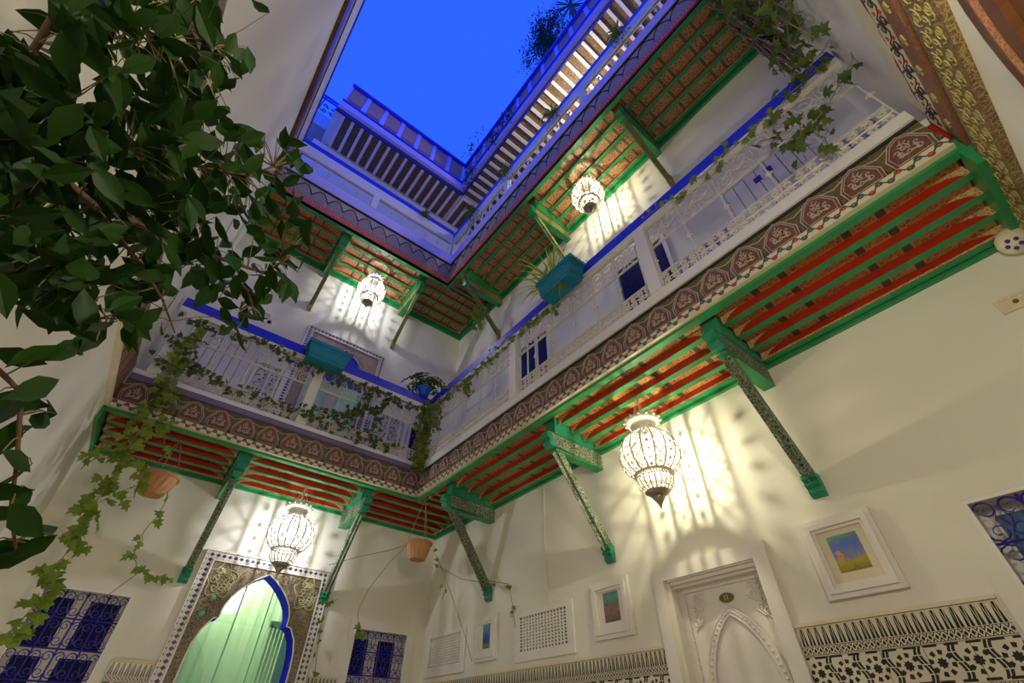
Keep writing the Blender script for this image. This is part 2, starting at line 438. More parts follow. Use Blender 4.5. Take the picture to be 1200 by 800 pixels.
tag(MB().box(XL-.03, XL+.02, YN, 0, 9.25, 9.30).build('trim_1', 'blue'), 'blue painted coping along the top of the left wall', None, None, 'structure')
# building wall of the neighbouring terrace beyond the left wall
wt = tag(MB().box(-7.5, -4.05, .42, .7, 8.5, 12.2).build('wall_terrace', 'salmon'), 'salmon terrace wall rising beyond the left wall', None, None, 'structure')
MB().box(-7.5, -4.05, .38, .74, 12.2, 12.75).build('parapet', 'white', wt)

# ---------------------------------------------------------------- painted gallery ceilings
def corbel_mb(fn, h):
    """small concave painted wedge on the flank of a joist; fn(a along joist, b up, w)"""
    pts = [(0, 0), (0, -h), (.02, -h), (.04, -h*.72), (.065, -h*.42), (.10, -h*.2), (.15, 0)]
    return MB().prism(pts, fn, 0, .006)
def soffit(zf, zw, dh, zm, zt, G, yb, xb, board, xl, yn, label):
    """raked joist ceiling: joist bottoms fall from zf (front) to zw (wall); boards dh above; zm wall moulding bottom"""
    slab = MB().box(-G+.03, 0, yn, -G+.03, zt, zt+.26).box(xl, 0, -G+.03, 0, zt, zt+.26)
    ce = tag(slab.build('ceiling', 'red'), label, None, None, 'structure')
    E = .065
    MB().box(-G+.005, -G+E, yn, -G+E, zf+.005, zt+.03).build('edge_beam', 'green', ce)
    MB().box(xl, -G+.005, -G+.005, -G+E, zf+.005, zt+.03).build('edge_beam', 'green', ce)
    MB().box(-.032, 0, yn, 0, zm, zt+.01).build('wall_moulding', 'green', ce)
    MB().box(xl, -.032, -.032, 0, zm, zt+.01).build('wall_moulding', 'green', ce)
    w = .054; pitch = (G-E-.05)/4; gap = pitch-w
    pos = [(-G+E+pitch*k+gap, -G+E+pitch*(k+1), zf+(zw-zf)*(k+.6)/4) for k in range(4)]
    MB().box(pos[3][0]-.006, pos[3][0], yn, -.06, pos[3][2]+.004, pos[3][2]+.016).build('bead_strip', 'corbel', ce)
    MB().box(xl, -.06, pos[3][0]-.006, pos[3][0], pos[3][2]+.004, pos[3][2]+.016).build('bead_strip', 'corbel', ce)
    ends = [yn]+yb
    for i in range(3):                          # right side, joists along y
        a, b = ends[i]+(.075 if i else .07), ends[i+1]-.075
        for p0, p1, zj in pos:
            zb = zj+dh
            MB().box(p0-gap, p0, a, b, zb, zb+.03).build('ceiling_board', board+'y', ce)
            j = MB().box(p0, p1, a, b, zj+.003, zb+.028).build('joist', 'red', ce)
            MB().box(p0-.001, p1+.001, a, b, zj, zj+.004).build('joist_soffit', 'green', j)
            for e, s in ((a, 1), (b, -1)):
                corbel_mb(lambda q, h, t, e=e, s=s, p0=p0, zb=zb: (p0-.001-t, e+s*q, zb+h), dh).build('corbel', 'corbel', j)
    xe = [xl]+xb+[-.05]
    def brow(a, b, p0, p1, zj):
        zb = zj+dh
        MB().box(a, b, p0-gap, p0, zb, zb+.03).build('ceiling_board', board+'x', ce)
        j = MB().box(a, b, p0, p1, zj+.003, zb+.028).build('joist', 'red', ce)
        MB().box(a, b, p0-.001, p1+.001, zj, zj+.004).build('joist_soffit', 'green', j)
        for e, s in ((a, 1), (b, -1)):
            corbel_mb(lambda q, h, t, e=e, s=s: (e+s*q, p0-.001-t, zb+h), dh).build('corbel', 'corbel', j)
    for i in range(3):                          # back side, joists along x
        a, b = xe[i]+(.075 if i else .06), xe[i+1]-(.075 if i < 2 else 0)
        for p0, p1, zj in pos: brow(a, b, p0, p1, zj)
    for k in range(3):                          # corner bay behind the corner bracket
        p1 = -G-.02-k*.16; brow(-G+E, -.05, p1-w, p1, zf-.02)
    return ce
YB1, XB1 = [-5.10, -3.28, -1.42], [-2.89, -1.42]
ceil1 = soffit(3.385, 3.268, .070, 3.258, 3.45, G1, YB1, XB1, 'board1', XL, YN, 'red and green painted joist ceiling under the lower gallery')
ceil2 = soffit(7.53, 7.32, .06, 7.265, 7.60, G2, YB1, [-2.88, -1.37], 'board2', XL, YN, 'painted and gilded joist ceiling under the upper gallery')
for z0, z1, lab in ((3.70, 3.775, 'floor of the lower gallery walkway'), (7.76, 8.18, 'floor of the upper gallery walkway')):
    g = G1 if z0 < 5 else G2
    tag(MB().box(-g+.03, 0, YN, -g+.03, z0+.005, z1).box(XL, 0, -g+.03, 0, z0+.005, z1).build('floor', 'white'), lab, None, None, 'structure')
# closing boards at the far ends
MB().box(XL, XL+.03, -G1+.01, -.01, 3.27, 3.42).build('end_board', 'green', ceil1)
MB().box(-G1+.01, -.01, YN, YN+.07, 3.24, 3.40).build('end_board', 'green', ceil1)
MB().box(XL, XL+.05, -G2+.01, -.01, 7.27, 7.46).build('end_board', 'green', ceil2)
MB().box(-G2+.01, -.01, YN, YN+.07, 7.27, 7.46).build('end_board', 'green', ceil2)

# ---------------------------------------------------------------- carved fascias (trim)
HEX = [(-.10, -.118), (.10, -.118), (.112, -.02), (.055, .085), (0, .118), (-.055, .085), (-.112, -.02)]
def fascia_lower(n, fn, a0, a1, mat_floral, label):
    """fn(a, b, w) with w out from the gallery face"""
    o = tag(rect(fn, MB(), a0, a1, 3.49, 3.755, -.03, 0).build('trim_%d' % n, 'fascia'), label, None, None, 'structure')
    rect(fn, MB(), a0, a1, 3.415, 3.49, -.03, .035).build('floral_border', mat_floral, o)
    rect(fn, MB(), a0, a1, 3.755, 3.777 if n == 2 else 3.82, -.03, .012 if n == 2 else .034).build('dark_line', 'black' if n == 2 else 'purple', o)  # thin dark strip between carved fascia and kerb
    rect(fn, MB(), a0, a1, 3.777, 3.875, -.05, .03).build('kerb', 'white', o)
    k = int((a1-a0)/.25); st = (a1-a0)/k; first = None
    for i in range(k):
        c = a0+st*(i+.5)
        if first is None:
            first = MB().prism([(c+p, 3.622+q) for p, q in HEX], fn, 0, .014).build('medallion', 'medal', o, origin=fn(c, 3.622, 0))
            MB().tube([fn(c+p*1.02, 3.622+q*1.02, .012) for p, q in HEX], .0055, 4, True).build('medallion_rim', 'chalk', first)
            MB().tube([fn(c+p*.86, 3.622+q*.86, .016) for p, q in HEX], .0032, 4, True).build('inner_line', 'chalk', first)
            cs = [spiral(c+s*.03, 3.622-.03, .028, PI*(0 if s < 0 else 1), .8, 9, s) for s in (-1, 1)]
            cs += [spiral(c+s*.045, 3.622-.045, .022, s, 1.1, 9, s) for s in (-1, 1)]+[spiral(c+s*.012, 3.622, .016, s*2, 1, 8, -s) for s in (-1, 1)]
            cs += [spiral(c+s*.022, 3.622+.028, .02, PI/2, .8, 9, s) for s in (-1, 1)]
            cs += [spiral(c+s*.052, 3.622-.005, .018, -PI/2, .9, 8, -s) for s in (-1, 1)]
            cs += [[(c-.05, 3.622-.062), (c-.015, 3.622-.05), (c+.015, 3.622-.062), (c+.05, 3.622-.05)], [(c-.01, 3.622+.03), (c+.008, 3.622+.05), (c-.004, 3.622+.075)]]
            ribbons(MB(), cs, fn, .017, .004).build('calligraphy', 'chalk', first)
            for s in (-1, 1):
                MB().tube([fn(c+s*.125, 3.52+t, .006) for t in (0, .03, .06)], [.011, .015, .008], 5).build('leaf_boss', 'fascia', first)
        else:
            inst(first, o, fn(c, 3.622, 0))
    # wavy rim above the medallions
    MB().tube([fn(a0+st*(i/4), 3.742-(.0, .03, .055, .03)[(i+2) % 4], .004) for i in range(k*4+1)], .004, 4).build('wavy_rim', 'chalk', o)
    return o
F1R = lambda a, b, w: (-G1-w, a, b)
F1B = lambda a, b, w: (a, -G1-w, b)
F2R = lambda a, b, w: (-G2-w, a, b)
F2B = lambda a, b, w: (a, -G2-w, b)
fascia_lower(2, F1R, YN+.06, -G1, 'floral_y', 'carved fascia with medallions along the lower gallery on the right')
fascia_lower(3, F1B, XL+.03, -G1, 'floral_x', 'carved fascia with medallions along the lower gallery at the back')
SCAL = [(-.115, -.15), (.115, -.15), (.125, -.02), (.085, .07), (.03, .15), (-.03, .15), (-.085, .07), (-.125, -.02)]
def fascia_upper(n, fn, a0, a1, mat_bead, label):
    o = tag(rect(fn, MB(), a0, a1, 7.75, 8.15, -.03, 0).build('trim_%d' % n, 'chalk'), label, None, None, 'structure')
    rect(fn, MB(), a0, a1, 7.61, 7.75, -.04, .02).build('beaded_border', mat_bead, o)
    rect(fn, MB(), a0, a1, 7.55, 7.61, -.04, -.005).build('edge_board', 'green', o)
    rect(fn, MB(), a0, a1, 8.15, 8.185, -.03, .02).build('dark_line', 'black', o)
    rect(fn, MB(), a0, a1, 8.185, 8.44, -.05, .03).build('kerb', 'sky_tint', o)
    k = int((a1-a0)/.26); st = (a1-a0)/k; first = None
    for i in range(k):
        c = a0+st*(i+.5)
        if first is None:
            first = MB().prism([(c+p, 7.91+q) for p, q in SCAL], fn, 0, .02).build('scallop', 'scallop', o, origin=fn(c, 7.91, 0))
            MB().tube([fn(c+p*1.03, 7.91+q*1.03, .018) for p, q in SCAL[2:]+SCAL[:0]], .012, 4).build('scallop_rim', 'black', first)
        else: inst(first, o, fn(c, 7.91, 0))
    return o
fascia_upper(4, F2R, YN+.06, -G2, 'beady', 'scalloped fascia with red beaded border along the upper gallery on the right')
fascia_upper(5, F2B, XL+.03, -G2, 'beadx', 'scalloped fascia with red beaded border along the upper gallery at the back')
# carved bands on the plain left wall and on the near wall
o = tag(rect(FL, MB(), YN+.05, -.84, 3.44, 3.90, 0, .02).build('trim_6', 'gold'), 'carved gilt band across the left wall at the lower gallery', None, None, 'structure')
rect(FL, MB(), YN+.05, -.84, 3.40, 3.46, 0, .04).build('border', 'cream', o)
k = 24
for i in range(k):
    a = YN+.2+i*(5.6/k); FLc = MB().prism([(a, 3.48), (a+.10, 3.48), (a+.19, 3.86), (a+.09, 3.86)], FL, .02, .032).build('slanted_panel', 'gold_strip', o)
o = tag(rect(FL, MB(), YN+.05, -.95, 7.85, 8.30, 0, .02).build('trim_7', 'scallop'), 'dark carved band across the left wall at the upper gallery', None, None, 'structure')
rect(FL, MB(), YN+.05, -.95, 7.62, 7.86, 0, .05).build('border', 'brown', o)
rect(FL, MB(), YN+.05, -.95, 8.30, 8.34, 0, .03).build('dark_line', 'black', o)
o = tag(rect(FN, MB(), XL+.05, -.80, 3.52, 3.70, 0, .03).build('trim_8', 'floral_near'), 'carved bands of flowers and gilding on the near wall', None, None, 'structure')
rect(FN, MB(), XL+.05, -.80, 3.70, 3.93, 0, .015).build('cream_band', 'cream', o)
rect(FN, MB(), XL+.05, 0, 3.385, 3.52, 0, .035).build('brown_strip', 'gold_strip', o)
rect(FN, MB(), XL+.05, 0, 3.32, 3.385, 0, .012).build('groove', 'black', o)
rect(FN, MB(), XL+.05, 0, 3.05, 3.32, 0, .03).build('gilt_band', 'gold', o)
wv = [(XL+.1+i*.045, 3.715+.010*math.sin(i*1.3)+.008*math.sin(i*.5)) for i in range(76)]
MB().tube([FN(a, b, .022) for a, b in wv], .009, 4).build('carved_edge', 'brown', o)
fl = None
for i in range(12):
    c = -.95-i*.2
    if fl is None:
        fl = MB().prism([(c+.035*math.cos(t*PI/5)*(1 if t % 2 else .55), 3.452+.028*math.sin(t*PI/5)*(1 if t % 2 else .55)) for t in range(10)], FN, .035, .042).build('gilt_flower', 'gilt', o, origin=FN(c, 3.452, 0))
    else: inst(fl, o, FN(c, 3.452, 0))
vs = []
rs = []
for i in range(19):
    c = -.92-i*.165
    for s in (-1, 1):
        vs.append(spiral(c+s*.036, 3.61+s*.030, .040, PI/2*s, 1.15, 11, s))
        rs.append(spiral(c+s*.062, 3.61-s*.045, .014, 0, .9, 7, s))
    vs.append([(c-.083, 3.60), (c-.03, 3.645), (c+.03, 3.575), (c+.083, 3.60)])
ribbons(MB(), rs, FN, .031, .0045).build('red_scroll', 'red', o)
ribbons(MB(), vs, FN, .031, .0042).build('scroll_ornament', 'black', o)
gs = []
for i in range(32):
    c = -.16-i*.125
    for s in (-1, 1): gs += [spiral(c+s*.03, 3.185+s*.06, .042, 1.0+s, 1.3, 11, s), spiral(c+.06, 3.185-s*.07, .03, s, 1.1, 9, -s), spiral(c-s*.03, 3.185+s*.005, .028, s, 1, 8, s)]
ribbons(MB(), gs, FN, .031, .0036).build('gilt_scrolls', 'gilt', o)
o = tag(rect(FN, MB(), XL+.05, -.01, 7.28, 7.6, 0, .03).build('trim_9', 'gold_strip'), 'carved band on the near wall at the upper gallery', None, None, 'structure')

# ---------------------------------------------------------------- brackets
def bracket(zf, zbm, ztop, G, upper, label, group):
    """built against the back wall: wall at y=0, reaching out to -y; base at the foot"""
    t = thing('gallery_bracket', label, 'bracket', (0, 0, zf), group)
    cv, gr = ('bracket_gold' if upper else 'bracket'), ('green' if upper else 'teal_green')
    w = .045
    L = -G+.10
    side = lambda a, b, x: (x, a, b)
    # beam with scrolled front end
    MBX = MB().prism([(0, zbm), (0, zbm+.16), (L, zbm+.17), (L-.03, zbm+.13), (L+.02, zbm+.08), (L+.05, zbm+.03)], side, -w, w)
    bmo = MBX.build('beam', cv, t)
    MB().box(-w-.003, w+.003, L+.05, 0, zbm-.014, zbm+.002).build('soffit', 'green', bmo)
    MB().box(-w-.020, w+.020, -G+.13, -.01, zbm+.158, ztop).build('cap_board', gr, t)
    MB().prism([(L+.06, zbm+.02), (L-.01, zbm+.02), (L-.045, zbm+.055), (L-.02, zbm+.085), (L-.065, zbm+.11), (L-.05, zbm+.16), (L+.0, zbm+.165)], side, -w-.003, w+.003).build('scroll_end', gr, bmo)
    s = .034 if not upper else .030
    a, b = Vector((0, -.03, zf+.12)), Vector((0, L+.10, zbm+.005))
    so = MB().beam(a, b, 2*s, 2*s, (1, 0, 0)).build('strut', cv, t)
    d = (b-a).normalized(); nn = Vector((0, -d.z, d.y))
    if nn.z > 0: nn = -nn
    st = MB(); off = nn*(s+.001)
    st.beam(a+off, b+off, 2*s+.006, .006, (1, 0, 0)).build('edge', 'green' if upper else 'bracket', so)
    if not upper:
        MB().prism([(0, zf), (0, zf+.14), (-.075, zf+.14), (-.088, zf+.11), (-.06, zf+.095), (-.075, zf+.07), (-.045, zf+.055), (-.05, zf+.025), (-.02, zf)], side, -.046, .046).build('foot', gr, t)
    else:
        MB().prism([(0, zf), (0, zf+.2), (-.06, zf+.2), (-.06, zf+.1), (-.03, zf+.02)], side, -.033, .033).build('foot', 'bracket_gold', t)
    return t
GB1, GB2 = 'brackets under the lower gallery', 'brackets under the upper gallery'
b1 = bracket(2.22, 3.11, 3.44, G1, False, 'carved green bracket nearest the camera on the right wall, under the lower gallery', GB1)
b1.location = (0, -5.10, 2.22); b1.rotation_euler = (0, 0, -PI/2)
copy_tree(b1, None, (0, -3.28, 2.22), -PI/2, 'carved green bracket on the right wall, left of the big lantern')
copy_tree(b1, None, (0, -1.42, 2.22), -PI/2, 'carved green bracket on the right wall closest to the room corner')
copy_tree(b1, None, (-1.42, 0, 2.22), 0, 'carved green bracket on the back wall to the right of the pointed arch')
copy_tree(b1, None, (-2.89, 0, 2.22), 0, 'carved green bracket on the back wall to the left of the pointed arch')
b2 = bracket(6.28, 7.14, 7.58, G2, True, 'gilded green bracket under the upper gallery, nearest of those on the right wall', GB2)
b2.location = (0, -5.10, 6.28); b2.rotation_euler = (0, 0, -PI/2)
copy_tree(b2, None, (0, -3.28, 6.28), -PI/2, 'gilded green bracket under the upper gallery above the teal planter with spiky plant')
copy_tree(b2, None, (0, -1.42, 6.28), -PI/2, 'gilded green bracket of the upper gallery closest to the corner on the right wall')
copy_tree(b2, None, (-1.37, 0, 6.28), 0, 'gilded green bracket of the upper gallery on the back wall, right of the small lantern')
copy_tree(b2, None, (-2.88, 0, 6.28), 0, 'gilded green bracket of the upper gallery on the back wall, left of the small lantern')

# ---------------------------------------------------------------- wrought iron balustrades
def unit_frieze(c, z0, z1, wd):
    """S-scroll pair in a cell centred on c"""
    h = z1-z0; zm = (z0+z1)/2; q = wd/4; cs = []
    for s in (-1, 1):
        cs.append(spiral(c+s*q, zm+h*.20, min(q*.95, h*.26), PI/2, 1.25, 13, s))
        cs.append(spiral(c+s*q, zm-h*.22, min(q*.95, h*.24), -PI/2, 1.25, 13, -s))
        cs.append(spiral(c+s*q*.35, zm, q*.35, 0, .9, 8, s))
        cs.append([(c+s*q*1.9, z0), (c+s*q*1.5, zm), (c+s*q*1.9, z1)])
    cs.append([(c, z0), (c, z1)])
    return cs
def unit_lace(c, z0, z1, wd):
    h = z1-z0; cs = []
    for i in (-1, 1):
        for j in (-1, 1):
            cc, zz = c+i*wd/4, (z0+z1)/2+j*h/4
            cs.append(spiral(cc, zz, min(wd, h)*.235, (0 if i*j > 0 else PI), 1.4, 13, i*j))
            cs.append([(cc-wd*.12, zz-h*.12*j), (cc, zz+h*.2*j), (cc+wd*.12, zz-h*.12*j)])
    cs.append([(c-wd/2, (z0+z1)/2), (c+wd/2, (z0+z1)/2)])
    return cs
def balustrade(fn, a0, a1, posts, label, zk, zl, zf, zt, zr, step, group, post_ends=True, solid=False):
    """zk kerb top, zl top of lace panel, zf bottom of frieze, zt top of frieze, zr rail bottom"""
    t = thing('balcony_railing', label, 'railing', fn((a0+a1)/2, zk, 0), group)
    rect(fn, MB(), a0, a1, zr, zr+.13, -.035, .035).build('handrail', 'blue', t)
    rect(fn, MB(), a0, a1, zt-.005, zr, -.03, .03).build('rail_beam', 'white', t)
    for p in posts: rect(fn, MB(), p-.06, p+.06, zk, zt, -.045, .045).build('post', 'white', t)
    ed = sorted([a0]+posts+[a1]); 
    for i in range(len(ed)-1):
        p, q = ed[i]+.06, ed[i+1]-.06
        if q-p < .25: continue
        n = max(1, round((q-p)/step)); st = (q-p)/n
        fm = MB()
        rect(fn, fm, p, q, zf-.010, zf+.010, -.008, .008); rect(fn, fm, p, q, zl-.009, zl+.009, -.008, .008); rect(fn, fm, p, q, zk, zk+.016, -.008, .008)
        rect(fn, fm, p, q, zt-.03, zt-.018, -.006, .006)
        fm.build('frame_bars', 'iron', t)
        fr, la, ba = None, None, None
        for k in range(n):
            c = p+st*(k+.5)
            if zt-zf < .06: break
            if fr is None:
                fr = ribbons(MB(), unit_frieze(c, zf+.01, zt-.03, st), fn, 0, .0065).build('scroll_frieze', 'iron', t, origin=fn(c, zf, 0))
                cs = unit_lace(c-st/4, zk+.016, zl-.009, st/2)+unit_lace(c+st/4, zk+.016, zl-.009, st/2)
                la = ribbons(MB(), cs, fn, 0, .0075).build('lace_panel', 'iron', t, origin=fn(c, zk, 0))
            else:
                inst(fr, t, fn(c, zf, 0)); inst(la, t, fn(c, zk, 0))
        for k in range(n+1):
            c = p+st*k
            if ba is None:
                zm = (zl+zf)/2
                mb = MB().tube([fn(c, z, 0) for z in (zk, zm-.035, zm-.03, zm, zm+.03, zm+.035, zt)], [.008, .008, .013, .02, .013, .008, .008], 6)
                rect(fn, mb, c-.028, c+.028, zm-.012, zm+.004, -.006, .006)
                ba = mb.build('baluster', 'iron', t, origin=fn(c, zk, 0))
            else: inst(ba, t, fn(c, zk, 0))
    return t
GR = 'white iron railings of the lower gallery'
balustrade(F1R, YN+.02, -G1+.035, [-4.86, -2.88, -G1+.0], 'white scrolled iron railing with blue handrail along the lower gallery on the right', 3.875, 4.055, 4.44, 4.765, 4.83, .33, GR)
balustrade(F1B, XL+.03, -G1-.06, [-4.05, -2.5], 'white iron railing with blue handrail along the back lower gallery, grown with ivy', 3.875, 4.055, 4.44, 4.765, 4.83, .33, GR)
GR2 = 'railings of the upper gallery'
balustrade(F2R, YN+.02, -G2+.035, [-4.72, -2.75, -G2], 'pale railing with blue handrail along the upper gallery on the right, under the roof', 8.44, 8.465, 8.84, 8.86, 9.14, .26, GR2)
balustrade(F2B, XL+.03, -G2-.06, [-2.68], 'pale railing with blue handrail along the upper gallery at the back, under the roof', 8.44, 8.465, 8.84, 8.86, 9.14, .26, GR2)

# ---------------------------------------------------------------- roof over the upper gallery
ce3 = tag(MB().box(-G2+.01, .3, YN-.3, -G2+.01, 11.005, 11.2).box(-4.10, .3, -G2+.01, .3, 11.005, 11.2).build('ceiling', 'white'), 'white joist roof ceiling over the upper gallery', None, None, 'structure')
ST, JW = .215, .062
def rj(x0, x1, y0, y1, what):
    if what: MB().box(x0, x1, y0, y1, 10.93, 11.004).build('roof_joist', 'white', ce3)
    else:
        MB().box(x0, x1, y0, y1, 10.985, 11.004).build('roof_panel', 'roof_panel', ce3)
n = int((6.776-G2)/ST)
for i in range(n+1):
    y = -G2-ST*i
    if i: rj(-G2+.03, -.02, y-JW/2, y+JW/2, 1)
    if i < n: rj(-G2+.03, -.02, y-ST+JW/2, y-JW/2, 0)
n = int((4.10-G2)/ST)
for i in range(n+1):
    x = -G2-ST*i
    if i: rj(x-JW/2, x+JW/2, -G2+.03, -.02, 1)
    if i < n: rj(x-ST+JW/2, x-JW/2, -G2+.03, -.02, 0)
for i in range(4):
    k = -G2+ST*(i+.15)
    rj(k, k+JW, k, -.02, 1); rj(k+JW, -.02, k, k+JW, 1)
    k2 = k+JW; q = min(k2+ST-JW, -.03)
    rj(k2, q, k2, -.02, 0); rj(q, -.02, k2, q, 0)
MB().box(-G2-.005, -G2+.03, YN-.3, -G2-.005, 10.93, 11.06).build('eave_board', 'navy', ce3)
MB().box(-4.10, -G2-.005, -G2-.005, -G2+.03, 10.93, 11.06).build('eave_board', 'navy', ce3)
# roof terrace parapets
def parapet(n, fn, a0, a1, label, cuts):
    o = tag(rect(fn, MB(), a0, a1, 11.06, 11.27, -.12, .085).build('trim_%d' % n, 'sky_tint'), label, None, None, 'structure')
    rect(fn, MB(), a0, a1, 11.27, 11.31, -.10, .12).build('ledge', 'blue', o)
    k = int((a1-a0)/.42); st = (a1-a0)/k
    for i in range(k+1):
        c = a0+st*i; rect(fn, MB(), max(a0, c-.05), min(a1, c+.05), 11.31, 12.2, -.05, .05).build('pier', 'sky_tint', o)
    for i in range(k):
        rect(fn, MB(), a0+st*i+.06, a0+st*(i+1)-.06, 11.62, 12.2, -.03, .03).build('infill_panel', 'salmon', o)
    rect(fn, MB(), a0, a1, 12.2, 12.27, -.08, .11).build('coping', 'blue', o)
    return o
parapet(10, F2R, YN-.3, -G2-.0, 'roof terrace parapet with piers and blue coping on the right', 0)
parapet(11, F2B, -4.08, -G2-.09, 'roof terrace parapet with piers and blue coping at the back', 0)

# ---------------------------------------------------------------- lanterns
def point(name, loc, watts, col, rad, parent=None):
    l = bpy.data.lights.new(name, 'POINT'); l.energy = watts; l.color = col; l.shadow_soft_size = rad
    o = bpy.data.objects.new(name, l); COL.objects.link(o)
    if parent: o.parent = parent; o.location = Vector(loc)-WL[parent]
    else: o.location = loc
    return o
PROF = [(.095, -.115), (.15, -.155), (.205, -.21), (.236, -.28), (.240, -.345), (.222, -.41), (.185, -.462), (.150, -.49)]
BOWL = [(.128, -.50), (.142, -.53), (.138, -.575), (.115, -.61), (.090, -.632)]
def prof_at(P, t):
    t = t*(len(P)-1); i = min(int(t), len(P)-2); f = t-i
    return P[i][0]*(1-f)+P[i+1][0]*f, P[i][1]*(1-f)+P[i+1][1]*f
def lantern(loc, zceil, label, group, watts, col, bulb):
    t = thing('pierced_lantern', label, 'lantern', loc, group)
    X, Y, Z = loc
    pt = lambda r, a, z: (X+r*math.cos(a), Y+r*math.sin(a), Z+z)
    cr = MB().lathe([(.085, -.115), (.092, -.08), (.105, -.055), (.135, -.03), (.152, -.008), (.150, 0), (.135, -.012), (.095, -.05), (.078, -.09), (.078, -.115)], loc, 24)
    for k in range(14): cr.sphere(pt(.152, 2*PI*k/14, -.004), .014, 6, 4)
    cr.build('crown', 'silver', t, True)
    n = 16
    rib = None
    for k in range(n):
        a = 2*PI*k/n
        MB().tube([pt(r, a, z) for r, z in PROF], .0085, 4).build('rib', 'silver', t)
    for k in range(n):
        a0, a1 = 2*PI*k/n, 2*PI*(k+1)/n; mb = MB(); am = (a0+a1)/2
        if k % 2 == 0:      # crossed scroll filling
            for j in range(5):
                (r0, z0), (r1, z1) = prof_at(PROF, j/5), prof_at(PROF, (j+1)/5)
                mb.tube([pt(r0, a0, z0), pt((r0+r1)/2, am, (z0+z1)/2), pt(r1, a0, z1)], .005, 3)
                mb.tube([pt(r0, a1, z0), pt((r0+r1)/2, am, (z0+z1)/2), pt(r1, a1, z1)], .005, 3)
        else:               # beaded filling
            for j in range(7):
                r0, z0 = prof_at(PROF, (j+.5)/7); mb.sphere(pt(r0, am, z0), .013, 5, 4)
            mb.tube([pt(r, am, z) for r, z in PROF], .0022, 3)
        mb.build('lattice_panel', 'silver', t)
    MB().lathe([(.128, -.488), (.155, -.486), (.158, -.497), (.130, -.502)], loc, 24).build('waist_ring', 'silver', t, True)
    mb = MB()
    for k in range(20): mb.tube([pt(r, 2*PI*k/20, z) for r, z in BOWL], .0065, 4)
    for r, z in (BOWL[1], BOWL[3]): mb.tube([pt(r, 2*PI*k/24, z) for k in range(24)], .0045, 4, True)
    for k in range(20): mb.sphere(pt(.133, 2*PI*(k+.5)/20, -.512), .009, 5, 4)
    mb.build('lower_bowl', 'silver', t)
    cup = MB().lathe([(.092, -.628), (.094, -.638), (.060, -.662), (.001, -.664)], loc, 20).build('cup', 'silver_dark', t, True)
    MB().lathe([(.03, -.664), (.048, -.67), (.050, -.678), (.030, -.705), (.012, -.735), (.004, -.76), (.0005, -.765)], loc, 16).build('finial', 'silver_dark', cup, True)
    mb = MB(); nl = max(3, int((zceil-Z)/.05))
    for s in (-1, 1): mb.tube([(X+s*.10, Y, Z), (X+s*.03, Y, Z+(zceil-Z)*.5), (X, Y, zceil)], .0035, 4)
    mb.tube([(X, Y+.10, Z), (X, Y, zceil)], .0035, 4)
    mb.build('chain', 'silver', t)
    MB().tube([(X, Y, zceil), (X, Y, Z-.2)], .006, 5).sphere((X, Y, Z-.22), .022, 8, 5).build('lamp_holder', 'silver', t)
    MB().sphere((X, Y, Z-.31), .055, 14, 9).build('bulb', bulb, t, True)
    MB().lathe([(r*.93, z) for r, z in PROF]+[(r*.93, z) for r, z in BOWL], loc, 32).build('glow_liner', 'liner', t, True)  # liner added so the pierced openings glow white
    point('lantern_light', (X, Y, Z-.31), watts, col, .016, t)
    return t
WARM, COOL = (1.0, .92, .66), (.90, .92, 1.0)
GL = 'white pierced hanging lanterns'
lantern((-.42, -4.17, 3.09), 3.40, 'large white pierced lantern hanging under the lower gallery beside the white door wall', GL, LANTERN_W, WARM, 'bulb')
lantern((-2.10, -.42, 3.09), 3.40, 'white pierced lantern hanging in front of the pointed arch', GL, LANTERN_W*.85, COOL, 'bulb2')
lantern((-.45, -4.12, 7.22), 7.46, 'white pierced lantern high under the upper gallery on the right', GL, UPPER_W, WARM, 'bulb')
lantern((-2.12, -.45, 7.25), 7.46, 'small-looking white pierced lantern high under the upper gallery at the back', GL, UPPER_W*.85, COOL, 'bulb2')
# lamp on the upper gallery wall that lights the roof joists (hidden behind its parapet)
t = thing('wall_lamp', 'upper gallery wall lamp behind the railing', 'lamp', (-.02, -4.45, 9.95))
MB().lathe([(.05, -.06), (.07, 0), (.06, .03)], (-.10, -4.45, 9.95), 12).build('shade', 'silver', t, True)
MB().box(-.10, 0, -4.47, -4.43, 9.90, 9.94).build('arm', 'silver', t)
point('gallery_light', (-.22, -4.45, 10.15), EAVE_W, WARM, .06, t)
# added fill lamp: a globe on the near wall, unseen behind the camera
t = thing('globe_fill_lamp', 'added unseen fill lamp, a white globe on the near wall above the wooden arch door', 'lamp', (-2.75, YN+.02, 2.35))
MB().box(-2.82, -2.68, YN, YN+.03, 2.25, 2.45).build('backplate', 'brass', t)
MB().tube([(-2.75, YN+.03, 2.35), (-2.75, YN+.25, 2.28), (-2.75, YN+.25, 2.34)], .012, 6).build('arm', 'brass', t)
MB().sphere((-2.75, YN+.25, 2.48), .13, 18, 12).build('globe', 'bulb', t, True)
point('globe_fill_light', (-2.75, YN+.25, 2.48), GLOBE_FILL_W, (1, .91, .72), .125, t)
# added fill lamps on the courtyard floor, unseen below the frame
for x, y, lb in ((-2.3, -3.0, 'in the middle'), (-3.75, -1.6, 'near the left wall')):
    t = thing('floor_fill_lamp', 'added unseen fill lamp low on the courtyard floor %s' % lb, 'lamp', (x, y, 0), 'added low fill lamps')
    MB().lathe([(.001, 0), (.14, 0), (.14, .03), (.02, .05), (.02, .30), (.001, .30)], (x, y, 0), 16).build('base', 'brass', t, True)
    MB().lathe([(.10, .30), (.20, .44), (.195, .44), (.095, .305)], (x, y, 0), 20).build('shade', 'cream', t, True)
    point('floor_fill_light', (x, y, .52), FLOOR_FILL_W, (1, .91, .72), .2, t)

